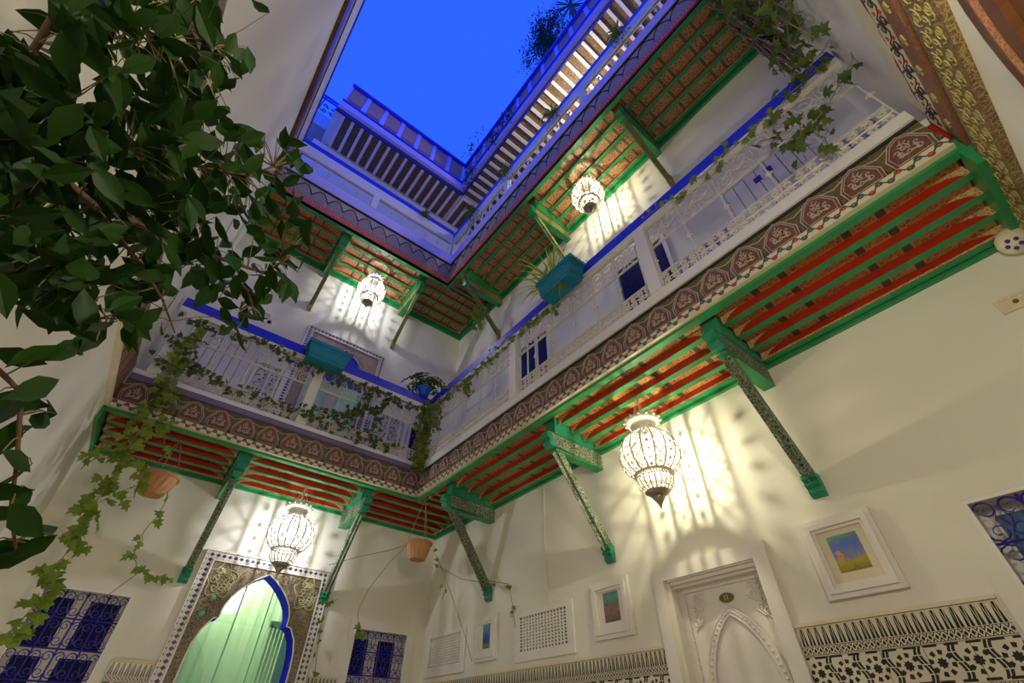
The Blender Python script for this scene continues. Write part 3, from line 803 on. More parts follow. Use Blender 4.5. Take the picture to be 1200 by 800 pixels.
# ---------------------------------------------------------------- pointed arch portal (lower, back)
ARCH = [(.505, 0), (.505, 1.6), (.495, 1.73), (.462, 1.85), (.405, 1.94), (.385, 1.96), (.345, 1.965), (.345, 2.03), (.338, 2.08), (.305, 2.16), (.25, 2.235), (.18, 2.305), (.10, 2.37), (0, 2.43)]
CX = -2.09
def arch_portal(name, label, cx, zs, x0, x1, z0, z1, prof, spmat, border=.085, depth=.22):
    t = thing(name, label, 'archway', (cx, 0, z0))
    L = [(cx-h, z+zs) for h, z in prof]; Rr = [(cx+h, z+zs) for h, z in reversed(prof)]
    L = [(a, max(b, z0)) for a, b in L]; Rr = [(a, max(b, z0)) for a, b in Rr]
    xb0, xb1, zb1 = x0+border, x1-border, z1-border
    ct = L[-1]
    MB().prism([(xb0, z0)]+L+[(ct[0], zb1), (xb0, zb1)], FB, 0, .03).prism([(xb1, z0)]+[(a, b) for a, b in reversed(Rr)]+[(ct[0], zb1), (xb1, zb1)], FB, 0, .03).build('spandrel', spmat, t)
    mb = MB(); ol = L+Rr[1:]
    mb.tube([FB(a, b, .032) for a, b in ol], .008, 5); mb.build('arch_edge', 'white', t)
    vs, fs = [], []
    for a, b in ol: vs += [FB(a, b, .03), FB(a, b, -depth)]
    for i in range(len(ol)-1): fs.append((2*i, 2*i+1, 2*i+3, 2*i+2))
    MB().add(vs, fs).build('arch_reveal', 'blue_matte', t)
    mb = MB()
    rect(FB, mb, x0, x1, zb1, z1, 0, .028); rect(FB, mb, x0, xb0, z0, zb1, 0, .028); rect(FB, mb, xb1, x1, z0, zb1, 0, .028)
    mb.build('tile_border', 'zborder', t)
    mb = MB()
    frame(FB, mb, x0-.012, x1+.012, z0, z1+.012, .012, 0, .04, 0); frame(FB, mb, xb0-.006, xb1+.006, z0, zb1+.006, .014, 0, .045, 0)
    mb.build('border_moulding', 'white', t)
    return t
pt_ = arch_portal('arched_portal', 'pointed archway at the back with blue reveal, carved brown spandrels and tiled border', CX, 0, -2.78, -1.405, 0, 2.562, ARCH, 'spandrel')
# gilt cartouches on the spandrels
for s in (-1, 1):
    c = CX+s*.46; cz = 2.30; cs = []
    rnd = random.Random(3)
    for k in range(20):
        cs.append(spiral(c+rnd.uniform(-.09, .09), cz+rnd.uniform(-.10, .10), rnd.uniform(.025, .05), rnd.uniform(0, 6), 1.1, 10, rnd.choice((-1, 1))))
    cs.append([(c+.135*math.cos(q)*(1+.18*math.sin(5*q)), cz+.155*math.sin(q)*(1+.18*math.sin(5*q))) for q in [i*2*PI/40 for i in range(41)]])
    ribbons(MB(), cs, FB, .035, .0055).build('gilt_cartouche', 'gilt_pale', pt_)
for a, b in ((-2.56, 2.13), (-2.60, 1.98)):
    MB().sphere(FB(a, b, .035), .03, 8, 5).build('green_boss', 'mint_dark', pt_)
# glazed mint doors and the hall behind
hall = tag(MB().box(-3.0, -1.2, 1.9, 2.0, 0, 2.85).box(-3.0, -2.9, .3, 1.9, 0, 2.85).box(-1.3, -1.2, .3, 1.9, 0, 2.85).box(-3.0, -1.2, .3, 2.0, 2.85, 2.95).build('wall_hall', 'mint_lit'), 'pale green wall of the hall inside the pointed arch', None, None, 'structure')
rect(FB, MB(), -2.42, -1.95, .2, 1.95, -1.9, -1.87).build('panel', 'mint_lit', hall)
frame(FB, MB(), -2.45, -1.92, .1, 2.0, .04, -1.9, -1.85).build('panel_moulding', 'mint', hall)
t = thing('glazed_door', 'tall glazed door with thin mint glazing bars inside the pointed arch', 'door', (CX, .235, 0))
mb = MB()
for x in (CX-.14, CX+.16): rect(FB, mb, x-.006, x+.006, 0, 2.45, -.262, -.244)
mb.build('glazing_bar', 'mint_dark', t)
rect(FB, MB(), CX-.53, CX+.53, 0, 2.45, -.260, -.254).build('pane', 'pane', t)
mb = MB()
for k in range(5): rect(FB, mb, CX+.26+k*.045, CX+.285+k*.045, 0, 2.02-.0*k, -.30-k*.012, -.27-k*.012)
rect(FB, mb, CX+.24, CX+.5, 1.99, 2.05, -.33, -.27)
mb.build('mint_jamb', 'mint', t)
vs = [FB(CX-.62+1.24*k/60, z, -.98-.012*math.sin(k*.9)-.008*math.sin(k*2.3)) for z in (0, 2.62) for k in range(61)]
cu = tag(MB().add(vs, [(k, k+1, 62+k, 61+k) for k in range(60)]).build('curtain', 'mint_lit', smooth=True), 'sheer pale mint curtain hanging behind the glazed arch', 'curtain')
rod = MB().tube([FB(CX-.65, 2.62, -.98), FB(CX+.65, 2.62, -.98)], .012, 6).build('rod', 'brass', cu)
point('hall_light', (-2.09, .55, 2.72), HALL_W, (1, .95, .80), .08)
MB().sphere((-2.09, .55, 2.78), .06, 10, 6).build('ceiling_bulb', 'bulb', hall)

c = aty(272, 702, .62)
t = thing('hall_lamp', 'round white glowing globe hanging inside the glazed pointed arch', 'lamp', tuple(c))
MB().sphere(c, .15, 20, 12).build('globe', 'globe', t, True)
MB().tube([c+Vector((0, 0, .14)), (c.x, c.y, 2.85)], .006, 5).build('cord', 'brass', t)
# ---------------------------------------------------------------- grilled windows
def grille(fn, a0, a1, b0, b1, cols, rows, w):
    """scroll grille: bars, C-scrolls in each cell"""
    mb = MB(); da, db = (a1-a0)/cols, (b1-b0)/rows
    mb2 = MB(); cs = []
    for i in range(cols):
        for j in range(rows):
            ca, cb = a0+da*(i+.5), b0+db*(j+.5); r = min(da, db)*.25
            for s in (-1, 1):
                for q in (-1, 1):
                    cs.append(spiral(ca+s*da*.24, cb+q*db*.25, r, (0 if s > 0 else PI), 1.3, 12, s*q))
            cs.append([(ca, cb-db*.32), (ca-da*.16, cb), (ca, cb+db*.32), (ca+da*.16, cb), (ca, cb-db*.32)])
    ribbons(mb2, cs, fn, w, .0045)
    for i in range(cols+1): mb.tube([fn(a0+da*i, b0, w), fn(a0+da*i, b1, w)], .007, 4)
    for j in range(rows+1): mb.tube([fn(a0, b0+db*j, w), fn(a1, b0+db*j, w)], .007, 4)
    return mb, mb2
def grill_window(name, fn, a0, a1, b0, b1, label, panes, ft, pane_mat, wframe_to):
    o = thing(name, label, 'window', fn((a0+a1)/2, b0, 0)); o['kind'] = 'structure'
    del o['category']
    mb = MB(); frame(fn, mb, a0-ft, a1+ft, b0-ft, b1+ft, ft, 0, .009); mb.build('surround', 'plaster', o)
    mb = MB(); frame(fn, mb, a0, a1, b0, b1, .02, -.12, .008); mb.build('inner_moulding', 'white', o)
    rect(fn, MB(), a0, a1, b0, b1, -.16, -.14).build('shutter', 'white', o)
    for p in panes: 
        rect(fn, MB(), *p, -.142, -.128).build('pane', pane_mat, o)
        mb = MB(); frame(fn, mb, p[0]-.012, p[1]+.012, p[2]-.012, p[3]+.012, .012, -.14, -.118); mb.build('pane_moulding', 'white', o)
    ba, sc = grille(fn, a0+.012, a1-.012, b0+.012, b1-.012, *wframe_to, -.02)
    ba.build('grille_bars', 'grille_blue', o); sc.build('grille_scrolls', 'grille_blue', o)
    return o
grill_window('window_1', FB, -3.90, -3.22, .92, 2.06, 'shuttered window with blue scroll grille left of the arch', [(-3.83, -3.64, 1.61, 1.99), (-3.515, -3.275, 1.61, 1.985), (-3.83, -3.64, 1.15, 1.55), (-3.515, -3.275, 1.15, 1.55)], .07, 'dark_glass', (4, 5))
grill_window('window_2', FB, -.955, -.23, .92, 2.06, 'shuttered window with blue scroll grille in the back right corner', [(-.925, -.70, 1.60, 1.965), (-.575, -.345, 1.60, 1.965), (-.925, -.70, 1.15, 1.54), (-.575, -.345, 1.15, 1.54)], .07, 'blue_screen', (4, 5))
grill_window('window_3', FR, -6.55, -5.72, .92, 1.99, 'window with blue scroll grille and pale blue glass nearest on the right wall', [(-6.47, -5.795, 1.05, 1.92)], .085, 'blue_glass', (4, 5))

# ---------------------------------------------------------------- carved white door on the right
d = thing('door_1', 'white carved door with pointed arch relief and oval number plate', 'door', (0, -4.195, 0)); d['kind'] = 'structure'; del d['category']
mb = MB(); frame(FR, mb, -4.64, -3.685, 0, 2.07, .10, 0, .035, 0); mb.build('door_frame', 'white', d)
mb = MB()
for k, (w0, z0, z1) in enumerate(((.02, 1.96, 1.985), (.0, 1.935, 1.96), (-.03, 1.915, 1.935))): rect(FR, mb, -4.575, -3.815, z0, z1, -.12, w0)
mb.build('lintel_moulding', 'white', d)
rect(FR, MB(), -4.57, -3.82, 0, 1.98, -.16, -.10).build('door_leaf', 'white', d)
mb = MB(); frame(FR, mb, -4.57, -3.82, 0, 1.93, .045, -.10, -.085, 0); mb.build('leaf_edge', 'white', d)
mb = MB()
for k in range(46):
    z = 1.0+k*.02
    for a in (-4.515, -3.875): mb.sphere(FR(a, z, -.086), .006, 5, 4)
for k in range(32): mb.sphere(FR(-4.515+k*.0205, 1.895, -.086), .006, 5, 4)
mb.build('beading', 'white', d)
pa = [(.285, 1.0), (.285, 1.25), (.275, 1.36), (.245, 1.47), (.19, 1.58), (.12, 1.665), (.05, 1.72), (0, 1.745)]
ol = [(-4.195-h, z) for h, z in pa]+[(-4.195+h, z) for h, z in reversed(pa[:-1])]
il = [(-4.195-h*.86, z-.045*(1 if h < .28 else 0)) for h, z in pa]+[(-4.195+h*.86, z-.045*(1 if h < .28 else 0)) for h, z in reversed(pa[:-1])]
mb = MB()
for i in range(len(ol)-1): mb.prism([ol[i], ol[i+1], il[i+1], il[i]], FR, -.10, -.088)
for c in (ol, il): mb.tube([FR(a, b, -.088) for a, b in c], .007, 5)
for i in range(len(ol)-1):
    n = 3
    for j in range(n):
        f = (j+.5)/n; a = (ol[i][0]+il[i][0])/2*(1-f)+(ol[i+1][0]+il[i+1][0])/2*f; b = (ol[i][1]+il[i][1])/2*(1-f)+(ol[i+1][1]+il[i+1][1])/2*f
        mb.sphere(FR(a, b, -.088), .011, 6, 4)
mb.build('arch_relief', 'white', d)
for s in (-1, 1):
    cs = []
    for da, db, r, st in ((.20, 1.80, .035, 0), (.25, 1.84, .03, 2), (.265, 1.76, .03, 1), (.23, 1.71, .028, 3), (.27, 1.69, .025, 5), (.20, 1.86, .02, 4)):
        cs.append(spiral(-4.195+s*da, db, r, st, 1.2, 11, s)); cs.append([(-4.195+s*(da-.03), db), (-4.195+s*(da+.02), db-.05)])
    ribbons(MB(), cs, FR, -.095, .007).build('corner_carving', 'white', d)
pl = MB().prism([(-4.203+.055*math.cos(q*PI/12), 1.805+.030*math.sin(q*PI/12)) for q in range(24)], FR, -.10, -.085).build('number_plate', 'brass', d)
fc = bpy.data.curves.new('number', 'FONT'); fc.body = '12'; fc.size = .042; fc.align_x = 'CENTER'; fc.align_y = 'CENTER'; fc.extrude = .001
fo = bpy.data.objects.new('number_text', fc); COL.objects.link(fo)
bpy.context.view_layer.update()
me = bpy.data.meshes.new_from_object(fo); bpy.data.objects.remove(fo)
me.materials.clear(); me.materials.append(M['cream'])
no = bpy.data.objects.new('number', me); COL.objects.link(no); no.parent = pl; no.location = Vector((.0835, -4.203, 1.805))-WL[pl]; no.rotation_euler = Matrix(((0, 0, -1), (-1, 0, 0), (0, 1, 0))).to_euler()

# ---------------------------------------------------------------- framed pictures, vents, little wall fittings
def picture_frame(a0, a1, b0, b1, t, mat, label, kind, pw, ph, dz=.0):
    o = thing('framed_picture', label, 'picture', (0, (a0+a1)/2, b0), 'framed pictures on the right wall')
    mb = MB(); frame(FR, mb, a0, a1, b0, b1, t*.35, .002, .030); frame(FR, mb, a0+t*.35, a1-t*.35, b0+t*.35, b1-t*.35, t*.4, .002, .042); frame(FR, mb, a0+t*.75, a1-t*.75, b0+t*.75, b1-t*.75, t*.25, .002, .026)
    mb.build('frame', 'white', o)
    mo = rect(FR, MB(), a0+t, a1-t, b0+t, b1-t, .002, .012).build('mount', 'cream' if mat else 'white', o)
    ca, cb = (a0+a1)/2, (b0+b1)/2+dz
    rect(FR, MB(), ca-pw/2, ca+pw/2, cb-ph/2, cb+ph/2, .012, .015).build('painting', 'pic%d' % kind, mo, origin=FR(ca, cb, .012))
    return o
picture_frame(-1.60, -1.20, 1.67, 2.09, .085, 0, 'small white-framed picture of a blue night sky, between the two vent grilles', 0, .13, .22, .01)
picture_frame(-3.43, -3.00, 1.665, 2.095, .085, 0, 'white-framed picture of an ochre town under a turquoise sky, left of the door', 1, .17, .22, .01)
picture_frame(-5.312, -4.90, 1.652, 2.09, .075, 1, 'white-framed colourful landscape with a yellow field, right of the door', 2, .17, .20, .01)
def vent(a0, a1, b0, b1, i0, i1, j0, j1, label):
    o = thing('vent_grille', label, 'vent', (0, (a0+a1)/2, b0), 'lattice vent panels on the right wall')
    mb = MB()
    rect(FR, mb, a0, a1, j1, b1, .001, .02); rect(FR, mb, a0, a1, b0, j0, .001, .02); rect(FR, mb, a0, i0, j0, j1, .001, .02); rect(FR, mb, i1, a1, j0, j1, .001, .02)
    mb.build('frame', 'white', o)
    rect(FR, MB(), i0, i1, j0, j1, .001, .003).build('backing', 'black', o)
    n = int((i1-i0)/.043); st = (i1-i0)/n
    v = None
    for k in range(1, n):
        a = i0+st*k
        if v is None: v = rect(FR, MB(), a-.011, a+.011, j0, j1, .003, .014).build('slat', 'white', o, origin=FR(a, j0, 0))
        else: inst(v, o, FR(a, j0, 0))
    n = int((j1-j0)/.026); st = (j1-j0)/n; v = None
    for k in range(1, n):
        b = j0+st*k
        if v is None: v = rect(FR, MB(), i0, i1, b-.006, b+.006, .003, .012).build('cross_slat', 'white', o, origin=FR(i0, b, 0))
        else: inst(v, o, FR(i0, b, 0))
vent(-.99, -.12, 1.61, 2.05, -.89, -.20, 1.70, 2.0, 'lattice vent panel beside the room corner, smaller and further left')
vent(-2.75, -1.90, 1.61, 2.035, -2.66, -1.98, 1.69, 1.98, 'lattice vent panel between the two small pictures')
t = thing('wall_plate', 'small square embossed plaster plate high on the right wall near the frame edge', 'plate', (0, -6.50, 2.88))
mb = MB(); frame(FR, mb, -6.58, -6.42, 2.86, 2.96, .02, .001, .014); mb.build('rim', 'cream', t); rect(FR, MB(), -6.56, -6.44, 2.88, 2.94, .001, .007).build('plate', 'cream', t)
mb = MB(); mb.sphere(FR(-6.50, 2.91, .008), .014, 8, 5); mb.build('boss', 'brass', t)
t = thing('wall_light', 'round ivory ceramic wall light with violet flower holes under the painted ceiling', 'lamp', (0, -6.70, 3.22))
MB().sphere((-.07, -6.70, 3.23), .085, 18, 11).build('dome', 'cream', t, True)
mb = MB()
for k in range(5):
    q = k*2*PI/5; n = Vector((-.62, .30, -.62)); n.normalize(); e = n.orthogonal().normalized(); f = n.cross(e); c = Vector((-.07, -6.70, 3.23))+n*.083+(e*math.cos(q)+f*math.sin(q))*.030
    mb.sphere(c, .012, 7, 5)
mb.build('flower_hole', 'grille_blue', t)
# conduits down the right wall
for a, lb in ((-2.42, 'thin painted cable running down the right wall left of the large lantern'),):
    tag(MB().tube([FR(a, 3.25, .006), FR(a+.02, 2.6, .006), FR(a-.01, 2.06, .006)], .006, 5).build('cable', 'plaster'), lb, 'cable')

# ---------------------------------------------------------------- zellij dado, tile by tile
o = tag(rect(FR, MB(), -3.685, 0, 0, 1.0, 0, .012).build('trim_12', 'zellij'), 'black and cream mosaic tile dado on the right wall left of the door', None, None, 'structure')
o2 = tag(rect(FR, MB(), -5.62, -4.64, 0, 1.0, 0, .012).build('trim_13', 'zellij'), 'black and cream mosaic tile dado on the right wall between door and window', None, None, 'structure')
o3 = tag(rect(FB, MB(), -3.14, -2.80, 0, 1.0, 0, .012).build('trim_14', 'zellij'), 'mosaic tile dado on the back wall left of the arch', None, None, 'structure')
o4 = tag(rect(FB, MB(), -1.385, -1.04, 0, 1.0, 0, .012).build('trim_15', 'zellij'), 'mosaic tile dado on the back wall right of the arch', None, None, 'structure')
for par, fn, a0, a1 in ((o, FR, -3.685, 0), (o2, FR, -5.62, -4.64), (o3, FB, -3.14, -2.80), (o4, FB, -1.385, -1.04)):
    rect(fn, MB(), a0, a1, 1.548, 1.566, 0, .022).build('cap_moulding', 'cream', par)
    n = max(2, round((a1-a0)/.185)); st = (a1-a0)/n
    for z0, z1 in ((1.40, 1.548), (1.238, 1.40), (1.0, 1.238)):
        f0 = None
        for k in range(n):
            a = a0+st*k
            if f0 is None: f0 = rect(fn, MB(), a+.0015, a+st-.0015, z0+.0015, z1-.0015, 0, .0125).build('tile', 'zellij', par, origin=fn(a, z0, 0))
            else: inst(f0, par, fn(a, z0, 0))

# ---------------------------------------------------------------- rooms along the lower gallery (walls behind the railing)
def planked(fn, a0, a1, b0, b1, n, label, mat='white', extra=None):
    t = thing('plank_door', label, 'door', fn((a0+a1)/2, b0, 0))
    mb = MB(); frame(fn, mb, a0-.06, a1+.06, b0, b1+.06, .06, 0, .03, 0); mb.build('door_frame', 'white', t)
    st = (a1-a0)/n; p = None
    for k in range(n):
        a = a0+st*k
        if p is None: p = rect(fn, MB(), a+.004, a+st-.004, b0, b1, .002, .022).build('plank', mat, t, origin=fn(a, b0, 0))
        else: inst(p, t, fn(a, b0, 0))
    rect(fn, MB(), a0, a1, b0, b1, .0005, .004).build('joint_backing', 'joint', t)
    return t
def screen_window(fn, a0, a1, b0, b1, mat, label, name='screen_window', cols=2):
    t = thing(name, label, 'window', fn((a0+a1)/2, b0, 0))
    mb = MB(); frame(fn, mb, a0-.05, a1+.05, b0-.05, b1+.05, .05, 0, .035); mb.build('frame', 'white', t)
    st = (a1-a0)/cols
    for k in range(cols): rect(fn, MB(), a0+st*k+.012, a0+st*(k+1)-.012, b0, b1, .002, .015).build('pane', mat, t)
    mb = MB()
    for k in range(1, cols): rect(fn, mb, a0+st*k-.012, a0+st*k+.012, b0, b1, .002, .03)
    if mb.v: mb.build('mullion', 'white', t)
    return t
ZF = 3.78
pd = planked(FR, -6.45, -5.52, ZF, 5.45, 8, 'white plank door behind the railing near the right end of the lower gallery')
for a, b in ((-5.86, 5.28), (-5.98, 5.30)): rect(FR, MB(), a-.035, a+.035, b-.04, b+.04, .022, .03).build('latch_plate', 'grille_blue', pd)
screen_window(FR, -4.72, -4.03, 4.45, 5.56, 'blue_screen', 'dark blue lattice window behind the square railing post on the right gallery')
screen_window(FR, -2.64, -1.99, 4.45, 5.60, 'blue_screen', 'dark blue lattice window left of the teal planter on the right gallery', cols=3)
planked(FR, -1.35, -.45, ZF, 5.2, 5, 'white plank door behind the railing next to the gallery corner')
planked(FB, -3.93, -3.28, ZF, 5.7, 6, 'cream plank shutters behind the railing at the left end of the back gallery')
screen_window(FB, -3.16, -2.82, 4.0, 5.02, 'lace', 'pierced white screen window left of the upper blue arch')
A2 = [(.42, 3.78), (.42, 5.15), (.40, 5.30), (.345, 5.45), (.345, 5.50), (.30, 5.60), (.20, 5.70), (.09, 5.77), (0, 5.82)]
ap2 = arch_portal('gallery_archway', 'blue-edged archway with pink carved spandrels on the back gallery, behind the teal planter', -2.09, 0, -2.76, -1.455, ZF, 6.0, A2, 'spandrel_pink', .075, .02)
rect(FB, MB(), -2.51, -1.67, ZF, 5.6, .003, .012).build('door_back', 'mint', ap2)
MB().prism([(CX-.42, 5.15), (CX+.42, 5.15), (CX+.40, 5.30), (CX+.345, 5.45), (CX+.2, 5.7), (CX, 5.80), (CX-.2, 5.7), (CX-.345, 5.45), (CX-.40, 5.3)], FB, .004, .016).build('tympanum', 'blue', ap2)
for a in (-2.48, -1.98): 
    rect(FB, MB(), a, a+.26, 4.0, 4.85, .012, .02).build('lit_panel', 'mint_lit', ap2)
rect(FB, MB(), -2.17, -2.03, ZF, 5.1, .012, .03).build('door_post', 'cream', ap2)
rect(FB, MB(), -1.71, -1.66, ZF, 5.1, .012, .05).build('green_stile', 'mint_dark', ap2)
screen_window(FB, -1.36, -.86, 3.95, 4.95, 'lace', 'pierced white screen window right of the upper blue arch')
screen_window(FB, -.72, -.40, 4.0, 4.9, 'blue_screen', 'narrow blue lattice window at the back gallery corner', cols=1)
t = thing('wall_frame', 'empty cream moulded frame on the upper back wall at the left', 'frame', (-3.45, 0, 5.5))
mb = MB(); frame(FB, mb, -3.62, -3.28, 5.50, 5.92, .05, 0, .03); mb.build('moulding', 'white', t); rect(FB, MB(), -3.57, -3.33, 5.55, 5.87, 0, .01).build('panel', 'cream', t)

def bluetile():
    g = G('blue_arabesque_tile'); p = g.pos(); d = g.vor(p, 30, 'F1'); n = g.noise(p, 34, 2, .5, 2)
    return g.done(g.mix(d.lt(.40).mx(((n-.5).abs()).lt(.05)), (.62, .58, .52), (.05, .04, .34)), .3)
M['blue_tile'] = bluetile()
for nn, (a0, a1) in ((16, (-5.44, -4.79)), (17, (-6.77, -6.53))):
    o = tag(rect(FR, MB(), a0, a1, 3.78, 4.50, 0, .01).build('trim_%d' % nn, 'blue_tile'), 'blue and cream tile dado on the gallery wall behind the right railing' if nn == 16 else 'blue and cream tile dado at the right end of the gallery wall', None, None, 'structure')
    n = round((a1-a0)/.125); st = (a1-a0)/n; f0 = None
    for i in range(n):
        for z in (4.50, 4.625, 4.75, 4.875):
            if f0 is None: f0 = rect(FR, MB(), a0+.003, a0+st-.003, 4.503, 4.622, 0, .012).build('tile', 'blue_tile', o, origin=FR(a0, 4.5, 0))
            else: inst(f0, o, FR(a0+st*i, z, 0))
M['gold_lit'] = emis('lit_gold_pane', (1, .72, .30), .55)
t = thing('lit_window', 'window with blue upper and golden lit lower panes behind the upper back railing', 'window', (-3.1, 0, 8.6))
mb = MB(); frame(FB, mb, -3.62, -2.60, 8.55, 9.55, .05, 0, .03); mb.build('frame', 'white', t)
for i in range(5):
    a = -3.57+i*.185
    rect(FB, MB(), a+.012, a+.173, 9.03, 9.50, .002, .012).build('pane', 'bright_blue', t)
    rect(FB, MB(), a+.012, a+.173, 8.60, 8.98, .002, .012).build('pane', 'gold_lit', t)
mb = MB(); rect(FB, mb, -3.57, -2.65, 8.98, 9.03, .002, .025)
for i in range(1, 5): rect(FB, mb, -3.57+i*.185-.012, -3.57+i*.185+.012, 8.6, 9.5, .002, .025)
mb.build('mullion', 'white', t)

# near wall: brown wooden arch
t = thing('wooden_arch', 'dark brown moulded wooden arch on the near wall', 'doorway', (-2.25, YN, 0))
for k, (r0, r1, w) in enumerate(((.99, 1.03, .03), (.93, .985, .05), (.915, .925, .052), (.82, .90, .04))):
    mb = MB(); n = 28
    for i in range(n):
        q0, q1 = PI*i/n, PI*(i+1)/n
        mb.prism([(-2.25+r0*math.cos(q0), 1.9+r0*math.sin(q0)), (-2.25+r1*math.cos(q0), 1.9+r1*math.sin(q0)), (-2.25+r1*math.cos(q1), 1.9+r1*math.sin(q1)), (-2.25+r0*math.cos(q1), 1.9+r0*math.sin(q1))], FN, 0, w)
    for s in (-1, 1): rect(FN, mb, -2.25+min(s*r0, s*r1), -2.25+max(s*r0, s*r1), 0, 1.9, 0, w)
    mb.build('moulding', 'brown' if k != 2 else 'gold_strip', t)
mb = MB().prism([(-2.25+.83*math.cos(PI*i/24), 1.9+.83*math.sin(PI*i/24)) for i in range(25)]+[(-3.08, 0), (-1.42, 0)], FN, 0, .015); mb.build('door_leaf', 'brown', t)

# ---------------------------------------------------------------- roof fence beyond the left wall
t = thing('roof_fence', 'blue scrolled metal fence on the terrace beyond the left wall', 'fence', (-5.2, .45, 12.75))
FF = lambda a, b, w: (a, .45-w, b)
mb = MB()
for z in (12.80, 13.66, 13.80): mb.tube([FF(-7.4, z, 0), FF(-4.08, z, 0)], .03, 5)
mb.build('rail', 'blue', t)
cs = []
for k in range(7):
    c = -4.4-k*.45
    for s in (-1, 1): cs += [spiral(c+s*.1, 13.35, .09, 0, 1.2, 12, s), spiral(c+s*.1, 13.08, .09, PI, 1.2, 12, -s)]
    cs.append([(c-.22, 12.8), (c-.22, 13.8)])
ribbons(MB(), cs, FF, 0, .014).build('scrollwork', 'navy', t)

# ---------------------------------------------------------------- plants
RN = random.Random(11)
FIC_V = [(0, 0, 0), (.15, .10, .02), (.4, .23, .05), (.68, .20, .04), (.88, .08, .0), (1.04, 0, -.06), (.88, -.08, .0), (.68, -.20, .04), (.4, -.23, .05), (.15, -.10, .02), (.2, 0, -.01), (.45, 0, -.005), (.72, 0, -.015)]
FIC_F = [(0, 10, 1), (1, 10, 11, 2), (2, 11, 12, 3), (3, 12, 4), (4, 12, 5), (0, 9, 10), (9, 8, 11, 10), (8, 7, 12, 11), (7, 6, 12), (6, 5, 12)]
IVY_V = [(0, 0, 0), (.0, .22, -.02), (.18, .50, -.06), (.36, .24, 0), (.62, .36, -.05), (.66, .14, 0), (1.0, 0, -.10), (.66, -.14, 0), (.62, -.36, -.05), (.36, -.24, 0), (.18, -.50, -.06), (.0, -.22, -.02), (.35, 0, .05)]
IVY_F = [(12, i, i+1) for i in range(0, 11)]+[(12, 11, 0)]
SML_V = [(0, 0, 0), (.35, .20, .02), (1, 0, -.03), (.35, -.20, .02)]
SML_F = [(0, 1, 2), (0, 2, 3)]
def leaf_mesh(name, V, F, mat, smooth=False):
    me = bpy.data.meshes.new(name); me.from_pydata(V, [], F); me.materials.append(M[mat]); me.update(); me.polygons.foreach_set('use_smooth', [smooth]*len(me.polygons)); return me
LM = {'ficus': leaf_mesh('leaf', FIC_V, FIC_F, 'ficus', True), 'ivy': leaf_mesh('leaf', IVY_V, IVY_F, 'ivy'), 'ivy_dark': leaf_mesh('leaf', IVY_V, IVY_F, 'ivy_dark')}
def leaf_mat(p, d, nrm, s):
    d = Vector(d).normalized(); y = Vector(nrm).cross(d)
    if y.length < 1e-4: y = d.orthogonal()
    y.normalize(); z = d.cross(y)
    m = Matrix((d*s, y*s, z*s)).transposed().to_4x4(); m.translation = Vector(p); return m
def rv(r=1): return Vector((RN.uniform(-r, r), RN.uniform(-r, r), RN.uniform(-r, r)))
def put_leaf(par, kind, p, d, nrm, s):
    o = bpy.data.objects.new('leaf', LM[kind]); COL.objects.link(o); o.parent = par
    m = leaf_mat(p, d, nrm, s); m.translation = Vector(p)-WL[par]; o.matrix_basis = m; WL[o] = Vector(p)
def add_leaf(mb, V, F, p, d, nrm, s):
    m = leaf_mat(p, d, nrm, s); mb.add([m @ Vector(v) for v in V], F)
def inpoly(x, y, P):
    c = False
    for i in range(len(P)):
        (x1, y1), (x2, y2) = P[i], P[i-1]
        if (y1 > y) != (y2 > y) and x < (x2-x1)*(y-y1)/(y2-y1)+x1: c = not c
    return c
# -- the big ficus at the left, close to the photographer
def at(px, py, t): return CAM+ray(px, py)*t
BR = [[(95, -40, 1.02), (70, 8, 1.0), (45, 50, .98), (20, 86, .97), (-25, 150, .95)],
      [(70, 14, 1.0), (95, 14, 1.0), (150, 30, 1.08), (205, 52, 1.2), (245, 78, 1.3)],
      [(-10, 130, .95), (60, 130, 1.0), (120, 165, 1.1), (200, 190, 1.25), (290, 205, 1.4), (335, 190, 1.5)],
      [(-25, 150, .95), (50, 190, 1.0), (110, 240, 1.1), (180, 270, 1.25), (250, 300, 1.4), (310, 320, 1.5), (340, 300, 1.5)],
      [(-30, 250, .9), (20, 270, .95), (70, 310, 1.0), (110, 350, 1.1), (120, 385, 1.1)],
      [(110, 240, 1.1), (165, 310, 1.25), (190, 350, 1.3), (205, 390, 1.35)],
      [(-40, 400, .85), (5, 440, .9), (25, 460, .92), (20, 540, .92), (12, 600, .9), (20, 650, .9)],
      [(180, -30, 1.2), (215, 10, 1.25), (232, 40, 1.25), (262, 60, 1.3)],
      [(250, 300, 1.4), (290, 340, 1.5), (300, 370, 1.5)]]
BR3 = [[at(*q) for q in b] for b in BR]
fic = thing('ficus_tree', 'large dark-leaved ficus hanging over the left side, close to the camera', 'tree', (-4.02, -6.25, 0))
mb = MB()
trunk = [(-4.02, -6.25, 0), (-4.0, -6.2, .8), (-4.02, -5.95, 1.6)]
for i, b in enumerate(BR3):
    n = len(b); r0 = .011 if i in (0, 3) else .006
    mb.tube(b, [r0*(1-.6*k/(n-1)) for k in range(n)], 6)
mb.tube(trunk+[BR3[0][4], BR3[0][3]], [.05, .045, .035, .014, .010], 8)
for i in (3, 4, 6): mb.tube([trunk[2], BR3[i][0]], [.03, .008], 6)
mb.build('branches', 'bark', fic, True)
POLY = [(-20, 60), (20, 52), (50, 75), (62, 40), (85, -12), (255, -12), (246, 42), (275, 45), (292, 74), (262, 112), (285, 140), (298, 165), (322, 175), (330, 160), (346, 166), (366, 192), (345, 216), (362, 275), (352, 322), (338, 352), (316, 348), (292, 392), (276, 408), (255, 372), (232, 342), (208, 336), (190, 345), (168, 402), (148, 396), (132, 372), (108, 398), (84, 412), (70, 385), (44, 368), (-20, 332)]
